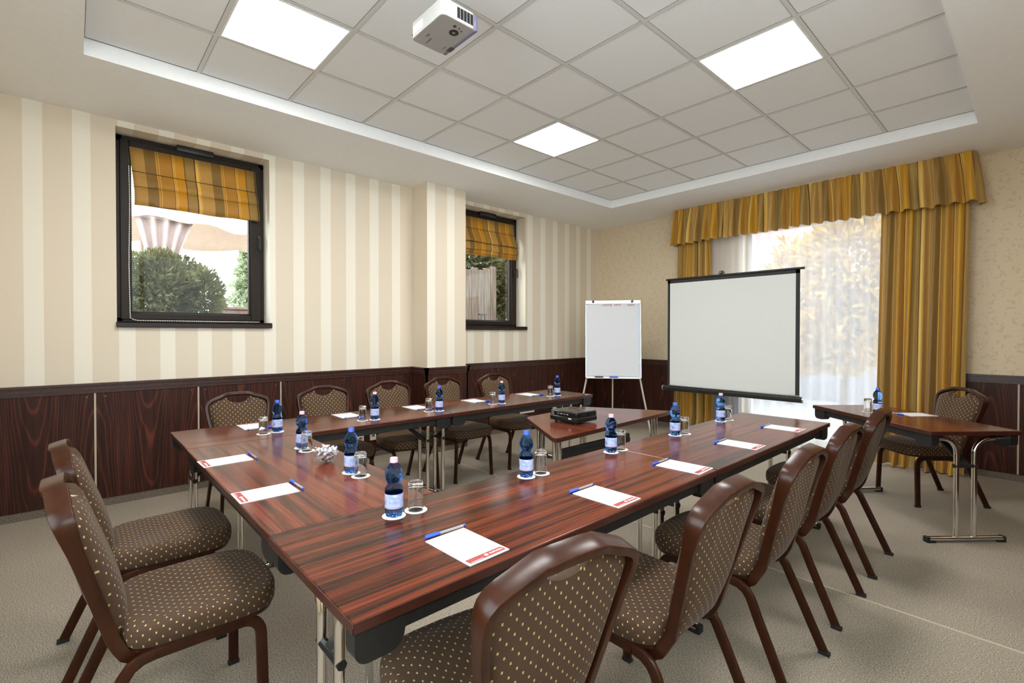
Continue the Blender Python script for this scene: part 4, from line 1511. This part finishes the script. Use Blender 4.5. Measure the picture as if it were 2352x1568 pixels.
m.build('mount', 'alu', r)

# ------------------------------------------------------------------ projection screen on tripod
r = thing('projection_screen', 'white pull-up projection screen with black border on a tripod', 'screen', (2.475, -0.78, 0))
sx0, sx1, sz0, sz1 = -0.755, 0.755, 0.70, 2.036
MB().box((sx0 + 0.032, -0.0015, sz0 - 0.03), (sx1 - 0.040, 0.0015, sz1 - 0.045)).build('screen_fabric', 'screen', r)
m = MB()
m.box((sx0, -0.002, sz0 - 0.03), (sx0 + 0.032, 0.0016, sz1))
m.box((sx1 - 0.040, -0.002, sz0 - 0.03), (sx1, 0.0016, sz1))
m.box((sx0, -0.002, sz1 - 0.045), (sx1, 0.0016, sz1))
m.build('border', 'screen_border', r)
m = MB()
m.tube([(sx0 - 0.020, 0, sz1 + 0.004), (sx1 + 0.045, 0, sz1 + 0.004)], 0.013, 12)
m.build('top_bar', 'black', r)
m = MB()
pts = [(-0.075 + 0.032 * math.cos(a * PI / 6), 0.01, sz1 + 0.036 + 0.020 * math.sin(a * PI / 6)) for a in range(12)]
m.tube(pts, 0.004, 8, closed=True)
m.box((-0.075, -0.012, sz1 + 0.012), (-0.045, 0.022, sz1 + 0.055), 0.008, seg=2)
m.build('hanger', 'black', r)
cs = MB().tube([(sx0 - 0.055, 0.006, sz0 - 0.040), (sx1 + 0.030, 0.006, sz0 - 0.040)], sec=rrect(0.062, 0.062, 0.018, 4), side=(0, 0, 1)).build('case', 'black', r)
for xx, d in ((sx0 - 0.055, -1), (sx1 + 0.030, 1)):
    MB().tube([(xx - 0.002 * d, 0.006, sz0 - 0.040), (xx + 0.012 * d, 0.006, sz0 - 0.040)], sec=rrect(0.068, 0.068, 0.030, 5), side=(0, 0, 1)).build('end_cap', 'alu', cs)
MB().box((sx0 + 0.01, -0.024, sz0 - 0.009), (sx1 - 0.01, -0.010, sz0 + 0.004), 0.002).build('case_strip', 'alu', cs)
MB().box((sx1 - 0.10, -0.03, sz0 - 0.008), (sx1 - 0.0, -0.018, sz0 + 0.008), 0.003).build('case_latch', 'alu', cs)
PX, PY = -0.075, 0.055
MB().tube([(PX, PY, 0.10), (PX, PY, sz1 + 0.03)], sec=rrect(0.026, 0.026, 0.004, 2), side=(1, 0, 0)).box((PX - 0.03, 0.03, sz0 - 0.09), (PX + 0.03, PY + 0.016, sz0 - 0.05), 0.003).box((PX - 0.02, 0.0, sz1 + 0.005), (PX + 0.02, PY + 0.016, sz1 + 0.035), 0.003).build('pole', 'black', r)
for k in range(3):
    a = -PI / 2 + k * 2 * PI / 3
    ca, sa = math.cos(a), math.sin(a)
    lg = MB().tube([(PX + 0.015 * ca, PY + 0.015 * sa, 0.33), (PX + 0.16 * ca, PY + 0.16 * sa, 0.15), (PX + 0.36 * ca, PY + 0.36 * sa, 0.014)], 0.010, 8).build('leg', 'black', r)
    MB().tube([(PX + 0.34 * ca, PY + 0.34 * sa, 0.024), (PX + 0.375 * ca, PY + 0.375 * sa, 0.012)], 0.012, 8).build('foot_cap', 'rubber', lg)

# ------------------------------------------------------------------ flipchart
r = thing('flipchart', 'white flipchart easel with a blank squared paper pad by the corner', 'flipchart', (1.115, -1.110, 0), math.radians(40.1))
bw, zb, zt = 0.3625, 0.770, 1.795
tilt = 0.115 / (zt - zb)
T4 = Matrix(((1, 0, 0, 0), (0, 1, tilt, -0.055 - tilt * zb), (0, 0, 1, 0), (0, 0, 0, 1)))
MB().box((-bw, 0.0, zb), (bw, 0.018, zt), 0.003, T4).build('board', 'white', r)
m = MB()
for a, b in (((-bw, zb), (-bw + 0.012, zt)), ((bw - 0.012, zb), (bw, zt)), ((-bw, zb), (bw, zb + 0.012))):
    m.box((a[0], -0.008, a[1]), (b[0], 0.0, b[1]), 0.002, T4)
m.build('board_rim', 'alu', r)
t = NT('squared_paper')
xx, yy, zz = t.sep(t.coord())[:3]
gx = t.math('ABSOLUTE', t.math('SUBTRACT', t.math('FRACT', t.math('ADD', t.math('DIVIDE', xx, 0.025), 40.0)), 0.5))
gz = t.math('ABSOLUTE', t.math('SUBTRACT', t.math('FRACT', t.math('DIVIDE', zz, 0.025)), 0.5))
gl = t.math('GREATER_THAN', t.math('MAXIMUM', gx, gz), 0.46)
M['grid_paper'] = t.done(t.bsdf(t.mix(t.math('MULTIPLY', gl, 0.5), (0.66, 0.67, 0.70), (0.52, 0.57, 0.66)), 0.8))
M['pale_blue'] = speck('pale_blue_edge', (0.60, 0.70, 0.82), 0.5, 0.02, 20)
m = MB()
m.box((-bw + 0.014, -0.003, zb + 0.014), (-bw + 0.036, 0.0, zt - 0.04), 0, T4)
m.box((bw - 0.036, -0.003, zb + 0.014), (bw - 0.014, 0.0, zt - 0.04), 0, T4)
m.build('side_margin', 'pale_blue', r)
pd = MB().box((-bw + 0.030, -0.010, zb + 0.026), (bw - 0.036, -0.001, zt - 0.035), 0.001, T4).build('paper_pad', 'grid_paper', r)
m = MB()
random.seed(11)
for a, b, dz in ((-0.13, -0.02, 0), (0.02, 0.10, 0.004), (0.19, 0.27, 0)):
    q = a
    while q < b:
        m.box((q, -0.0112, zt - 0.064 - random.random() * 0.012), (q + 0.006, -0.0100, zt - 0.050), 0, T4)
        q += 0.010 + random.random() * 0.006
m.build('pen_scribble', 'red', pd)
br = MB().box((-bw, -0.016, zt - 0.045), (bw, 0.0, zt + 0.006), 0.004, T4).build('clamp_bar', 'alu', r)
for xx in (-0.26, 0.25):
    MB().tube([T4 @ Vector((xx, -0.012, zt - 0.014)), T4 @ Vector((xx, -0.034, zt - 0.012))], 0.016, 14).build('clamp_knob', 'steel_black', br)
MB().box((-bw + 0.02, -0.055, zb - 0.004), (bw - 0.02, 0.0, zb + 0.004), 0.002, T4).build('pen_tray', 'white', r)
MB().tube([(-0.05, -0.079, zb + 0.014), (0.06, -0.079, zb + 0.014)], 0.009, 10).build('marker_pen', 'pen_blue', None)
mk = bpy.data.objects['marker_pen']
mk.matrix_world = Matrix.Translation((1.115, -1.110, 0)) @ Matrix.Rotation(math.radians(40.1), 4, 'Z')
tag(mk, 'blue marker pen lying in the flipchart tray', 'pen')
mk2 = MB().tube([(-0.24, -0.079, zb + 0.013), (-0.13, -0.079, zb + 0.013)], 0.008, 10).build('marker_pen', 'black')
mk2.matrix_world = mk.matrix_world
tag(mk2, 'black marker pen lying at the wall side of the flipchart tray', 'pen')
for sx in (-1, 1):
    lg = MB().tube([(sx * 0.325, -0.03, zb + 0.18), (sx * 0.345, -0.028, zb), (sx * 0.494, -0.030, 0.012)], 0.012, 10).build('leg', 'offwhite_leg', r)
    MB().tube([(sx * 0.488, -0.030, 0.03), (sx * 0.497, -0.030, 0.0)], 0.015, 10).build('foot_cap', 'rubber', lg)
lg = MB().tube([(0.0, 0.02, zb + 0.35), (0.0, 0.05, zb), (0.02, 0.34, 0.012)], 0.010, 10).build('leg', 'offwhite_leg', r)
MB().tube([(0.0195, 0.332, 0.03), (0.0205, 0.344, 0.0)], 0.013, 10).build('foot_cap', 'rubber', lg)


# ------------------------------------------------------------------ curtains
def fold_curve(n, amp, seedv, sharp=0.75):
    rnd = random.Random(seedv)
    ph = [rnd.uniform(-0.5, 0.5) for _ in range(int(n) + 3)]
    am = [rnd.uniform(0.6, 1.25) for _ in range(int(n) + 3)]

    def f(s_):
        q = s_ * n
        i = int(q)
        fr_ = q - i
        v = math.sin(2 * PI * (fr_ + 0.12 * ph[i] * math.sin(PI * fr_) ** 2))
        return amp * am[i] * math.copysign(abs(v) ** sharp, v)
    return f


def drape(name, label, cat, xa, xb, xa_b, xb_b, y0, z0, z1, n, amp, seedv, nu, mat, fabw=0.62, parent=None, puddle=False, nv=24):
    f = fold_curve(n, amp, seedv)
    rnd = random.Random(seedv + 5)
    sway = [rnd.uniform(-0.02, 0.02) for _ in range(40)]

    def fn(u, v):
        k = v
        a = xa + (xa_b - xa) * k
        b = xb + (xb_b - xb) * k
        X = a + (b - a) * u + 0.010 * math.sin(u * 23 + 3 * v) * v
        Y = y0 + f(u) * (0.5 + 0.6 * v) + 0.012 * math.sin(u * 11 + v * 4 + seedv) * v
        Z = z1 + (z0 - z1) * v
        if puddle and v > 0.94:
            Y -= (v - 0.94) * 1.2 * (0.6 + 0.4 * math.sin(u * 31))
        return (X, Y, Z)
    L = [0.0]
    for i in range(nu):
        p, q = fn(i / nu, 0.5), fn((i + 1) / nu, 0.5)
        L.append(L[-1] + math.hypot(p[0] - q[0], p[1] - q[1]))
    o = MB().grid(fn, nu, nv, lambda u, v: (L[min(nu, int(round(u * nu)))] * fabw + 0.05, (1 - v) * (z1 - z0))).build(name, mat, parent, angle=80)
    if label:
        tag(o, label, cat)
    return o


drape('gold_curtain', 'tall gold striped curtain drawn to the right side of the big window', 'curtain', 3.80, 4.470, 3.755, 4.440, -0.172, 0.012, 2.655, 7.5, 0.060, 21, 260, 'gold', puddle=True)
drape('gold_curtain', 'gold striped curtain on the left side of the big window, partly behind the screen', 'curtain', 1.53, 1.99, 1.46, 2.03, -0.172, 0.012, 2.655, 5.5, 0.055, 33, 190, 'gold', puddle=True)
drape('sheer_curtain', 'white sheer voile curtain across the big window behind the screen', 'curtain', 1.88, 3.90, 1.86, 3.92, -0.080, 0.012, 2.72, 15, 0.027, 55, 420, 'sheer', nv=8)

# pinch-pleated valance with returns to the wall
VX0, VX1, VY, VZ0, VZ1 = 1.515, 4.505, -0.262, 2.580, 3.045
NP = 31
rnd = random.Random(4)
joff = [rnd.uniform(-0.010, 0.010) for _ in range(NP * 3 + 9)]


def valance(u, v):
    # path: left return, front, right return
    tot = 0.255 + (VX1 - VX0) + 0.255
    d = u * tot
    flare = 0.045 * v
    q = (d / tot) * NP
    i = int(q)
    fr_ = q - i
    amp = 0.008 + 0.034 * min(1, v * 1.5)
    if v < 0.22:
        pin = 0.012 * math.exp(-((fr_ - 0.5) / 0.10) ** 2)
    else:
        pin = 0.016 * math.exp(-((fr_ - 0.5) / 0.16) ** 2) * max(0.0, 1 - (v - 0.22) / 0.5)
    wv_ = amp * math.copysign(abs(math.sin(2 * PI * (fr_ + joff[i] * 6))) ** 0.7, math.sin(2 * PI * (fr_ + joff[i] * 6))) + pin
    wv_ += 0.006 * math.sin(4 * PI * fr_ + i) * (1 - v)
    z_ = VZ1 + (VZ0 + joff[i] * 0.6 + 0.004 * math.sin(2 * PI * fr_) - VZ1) * v
    if d < 0.255:
        return (VX0 - flare * 0.8 - wv_ * 0.6, -0.003 - d, z_)
    if d > tot - 0.255:
        return (VX1 + flare * 0.9 + wv_ * 0.6, -0.003 - (tot - d), z_)
    s_ = (d - 0.255) / (VX1 - VX0)
    xx = VX0 - flare * 0.8 + (VX1 - VX0 + flare * 1.7) * s_
    # gather the cloth towards the pleat near the top
    gx_ = 0.020 * math.sin(2 * PI * (fr_ - 0.5)) * max(0, 1 - v * 2.2)
    return (xx - gx_ * 0.5, VY - wv_ - 0.012 * v, z_)


NUv = 620
Lv = [0.0]
for i in range(NUv):
    p, q = valance(i / NUv, 0.8), valance((i + 1) / NUv, 0.8)
    Lv.append(Lv[-1] + math.hypot(p[0] - q[0], p[1] - q[1]))
o = MB().grid(valance, NUv, 16, lambda u, v: (Lv[min(NUv, int(round(u * NUv)))] * 0.55, 0.45 * (1 - v))).build('curtain_valance', 'gold', None, angle=80)
tag(o, 'pinch-pleated gold striped valance along the top of the big window', 'valance')

# ------------------------------------------------------------------ wall sockets


def socket(label, y0, n, z):
    r = thing('wall_socket', label, 'socket', (0.018, y0, z))
    MB().box((0, 0, -0.04), (0.010, 0.072 * n, 0.04), 0.003).build('cover_plate', 'cream', r)
    m = MB()
    for k in range(n):
        m.box((0.010, 0.072 * k + 0.018, 0.0), (0.0112, 0.072 * k + 0.054, 0.022), 0.0005)
    m.build('outlet', 'grey_print', r)
    return r


socket('cream wall socket low on the wood panels, left of its twin', -4.180, 1, 0.215)
socket('cream wall socket low on the wood panels, right of its twin', -4.035, 1, 0.225)
socket('long cream multi-gang socket strip low on the wood panels under the tables', -1.78, 4, 0.262)
socket('short cream socket pair on the panels just above the black projector', -1.10, 2, 0.262)

# ------------------------------------------------------------------ outside


def foliage(mb, c, rad, n, ln, seedv, shell=0.55):
    rnd = random.Random(seedv)
    for _ in range(n):
        d = Vector((rnd.gauss(0, 1), rnd.gauss(0, 1), rnd.gauss(0, 1))).normalized()
        k = shell + (1 - shell) * rnd.random() ** 0.5
        k *= 0.88 + 0.24 * abs(math.sin(d.x * 5 + seedv) * math.sin(d.z * 6) * math.cos(d.y * 4))
        p = Vector((c[0] + d.x * rad[0] * k, c[1] + d.y * rad[1] * k, c[2] + d.z * rad[2] * k))
        g_ = (d + Vector((rnd.uniform(-.7, .7), rnd.uniform(-.7, .7), rnd.uniform(-.4, .9)))).normalized()
        s_ = g_.orthogonal().normalized()
        s_ = Matrix.Rotation(rnd.uniform(0, 6.28), 3, g_) @ s_
        l_ = ln * rnd.uniform(0.6, 1.4)
        w_ = l_ * 0.20
        mb.add([p - s_ * w_, p + s_ * w_, p + g_ * l_ * 0.6 + s_ * w_ * 0.7, p + g_ * l_, p + g_ * l_ * 0.6 - s_ * w_ * 0.7], [(0, 1, 2, 3, 4)])
    return mb


struct(MB().box((-16, -12, 1.15), (-0.26, 9, 1.2)).build('ground_garden', 'lawn'))
struct(MB().box((0, -16, -0.15), (RX + 0.2, NY - 0.21, -0.05)).box((RX + 0.21, -16, -0.15), (14, 0.25, -0.05)).build('ground_bounce', 'bounce_paving'))  # unseen ground added outside the fill windows as a reflector
struct(MB().box((-0.2, 0.26, -0.15), (9, 12, -0.05)).build('ground_terrace', 'terrace'))

r = thing('shrub', 'large rounded green bush outside the window left of the pillar', 'bush', (-2.4, -5.45, 1.2))
mb = MB()
foliage(mb, (0.15, -0.20, 0.66), (0.5, 0.44, 0.53), 11000, 0.055, 1, 0.5)
foliage(mb, (0.1, 0.18, 0.62), (0.42, 0.32, 0.42), 5000, 0.055, 2, 0.5)
foliage(mb, (0.1, -0.38, 0.45), (0.4, 0.36, 0.45), 3500, 0.055, 3, 0.5)
mb.build('foliage', 'bush', r, smooth=False)
m = MB()
for a, b in ((0, 0), (0.08, 0.12), (-0.07, -0.1)):
    m.tube([(0.1 + a * 0.3, b * 0.3, 0), (0.12 + a, b, 0.5)], 0.02, 8)
m.build('stem', 'bark', r)

r = thing('garden_gazebo', 'pale pink fabric gazebo with tied drapes outside the window left of the pillar', 'gazebo', (-5.0, -4.6, 1.2))
m = MB()
m.grid(lambda u, v: (1.7 - 3.4 * v, -2.4 + 4.8 * u, 1.95 + 0.75 * math.sin(PI * min(v, 0.999)) - 0.10 * math.sin(PI * ((u * 3) % 1))), 24, 12)
m.grid(lambda u, v: (1.7, -2.4 + 4.8 * u, 1.95 - 0.10 * math.sin(PI * ((u * 3) % 1)) - (0.16 + 0.04 * math.sin(u * 40)) * v), 40, 3)
m.build('canopy', 'canopy', r, solid=0.006)
for yy in (-0.86, 2.3, -2.3):
    for xx in (1.55, -1.5):
        ps = MB().tube([(xx, yy, 0), (xx, yy, 1.98)], 0.03, 8).build('post', 'drape_cloth', r)
for yy, ww in ((-0.86, 0.22),):
    m = MB()
    m.grid(lambda u, v: (1.62 + 0.05 * math.sin(u * 26), yy + (u - 0.5) * 2 * (0.40 - 0.28 * math.sin(PI * min(1, v * 0.75))) - 0.10 * v, 1.92 - 1.85 * v), 40, 16)
    m.build('drape', 'drape_cloth', r, angle=80)

r = thing('conifer_tree', 'pale sparse conifer far beyond the bush', 'tree', (-9.0, -3.05, 1.2))
MB().tube([(0, 0, 0), (0, 0, 2.6)], [0.06, 0.012], 8).build('trunk', 'bark', r)
mb = MB()
rnd = random.Random(9)
for k in range(26):
    z_ = 0.45 + k * 0.083
    rad = 0.62 * (1 - k / 28)
    for q in range(9):
        a = rnd.uniform(0, 6.28)
        foliage(mb, (rad * 0.6 * math.cos(a), rad * 0.6 * math.sin(a), z_), (rad * 0.42, rad * 0.42, 0.05), 16, 0.12, k * 13 + q, 0.1)
mb.build('foliage', 'conifer', r, smooth=False)

r = thing('wicker_planter', 'brown wicker planter box outside the lower right of the window', 'planter', (-3.3, -4.20, 1.2))
MB().box((-0.3, -0.62, 0), (0.3, 0.55, 0.50), 0.01).build('basket', 'wicker', r)
MB().box((-0.32, -0.64, 0.50), (0.32, 0.57, 0.545), 0.01).build('rim', 'wicker', r)
mb = MB()
foliage(mb, (0.25, 0.35, 0.55), (0.18, 0.22, 0.16), 260, 0.12, 77, 0.2)
mb.build('foliage', 'conifer', r, smooth=False)
o = MB().tube([(0, 0, 0), (0, 0, 0.62)], 0.028, 8).sphere((0, 0, 0.66), 0.06).build('garden_lamp', 'greystone')
o.location = (-7.0, -3.86, 1.2)
tag(o, 'small grey garden post lamp behind the wicker planter', 'lamp')

# behind the second window
r = thing('board_fence', 'tall weathered board fence outside the window beside the pillar', 'fence', (-2.1, -0.75, 1.2))
for k in range(9):
    zt_ = 1.22 + 0.025 * (k % 3) + 0.02 * k
    MB().box((-0.02, -1.00 + k * 0.150, 0), (0.02, -0.855 + k * 0.150, zt_), 0.004).build('board', 'boards', r)
MB().box((-0.06, -1.0, 0.3), (-0.02, 0.35, 0.38)).box((-0.06, -1.0, 0.9), (-0.02, 0.35, 0.98)).build('fence_rail', 'boards', r)
r = thing('shrub', 'tall dark green bush behind the board fence', 'bush', (-2.9, -0.2, 1.2))
mb = MB()
foliage(mb, (0, -0.2, 1.45), (0.5, 1.3, 0.95), 9000, 0.12, 21, 0.3)
foliage(mb, (0.2, 0.85, 1.0), (0.5, 0.6, 1.0), 3000, 0.12, 22, 0.3)
mb.build('foliage', 'bush', r, smooth=False)
m = MB()
for a in (-0.6, 0.0, 0.7):
    m.tube([(0, a, 0), (0.05, a * 1.1, 1.2)], 0.03, 8)
m.build('stem', 'bark', r)
r = thing('shrub', 'shadowy bush right of the board fence', 'bush', (-1.75, 0.12, 1.2))
mb = MB()
foliage(mb, (0, 0.22, 0.72), (0.22, 0.55, 0.85), 5500, 0.10, 31, 0.2)
mb.build('foliage', 'bush', r, smooth=False)
MB().tube([(0, 0.1, 0), (0, 0.12, 0.6)], 0.02, 8).build('stem', 'bark', r)
r = thing('folding_stand', 'small dark folding stand in front of the board fence', 'stand', (-1.95, -0.86, 1.2))
for a in (-1, 1):
    MB().tube([(0.02, a * 0.10, 0), (0.02, a * 0.035, 0.5)], 0.011, 8).build('leg', 'black', r)
MB().box((0.0, -0.09, 0.49), (0.04, 0.09, 0.515), 0.003).build('top', 'black', r)

# behind the sheer curtain
r = thing('pink_house', 'pale pink rendered house seen through the sheer curtain', 'house', (0.8, 6.2, -0.05))
MB().box((-2.6, -0.4, 0), (2.9, 3.0, 6.4)).build('wall', 'pinkwall', r)
MB().box((-2.8, -0.7, 6.4), (3.1, 3.2, 6.6)).build('roof', 'white', r)
for a in (-1.5, 0.0):
    fr_ = MB().box((a - 0.5, -0.45, 1.9), (a + 0.5, -0.39, 3.5)).build('window', 'white', r)
    MB().box((a - 0.42, -0.46, 1.98), (a + 0.42, -0.44, 3.42)).build('pane', 'greystone', fr_)


def autumn(loc, label, sd, crowns):
    r = thing('autumn_tree', label, 'tree', loc, 0, 'yellow trees outside the big window')
    MB().tube([(0, 0, 0), (0.03, 0.02, 0.8), (0, 0, 1.9)], [0.06, 0.05, 0.03], 8).build('trunk', 'bark', r)
    mb = MB()
    for k, (c_, rad, n) in enumerate(crowns):
        foliage(mb, c_, rad, n, 0.14, sd + k, 0.25)
    mb.build('foliage', 'autumn', r, smooth=False)


autumn((2.75, 2.9, -0.05), 'yellow autumn tree seen through the sheer curtain, next to the gold curtain', 41,
       [((0.1, 0, 2.6), (0.75, 0.5, 0.9), 2600), ((-0.1, 0, 1.3), (0.75, 0.5, 0.6), 2000), ((0.5, 0.1, 1.9), (0.6, 0.5, 0.6), 1400)])
autumn((1.55, 4.2, -0.05), 'yellow autumn tree seen through the sheer curtain, beside the projection screen', 51,
       [((0.3, 0, 2.4), (0.8, 0.5, 1.0), 2200), ((0.1, 0, 1.2), (0.9, 0.5, 0.6), 1500)])
o = struct(MB().box((-0.2, 5.2, -0.05), (6.5, 5.4, 0.75)).build('exterior_wall', 'greystone'))
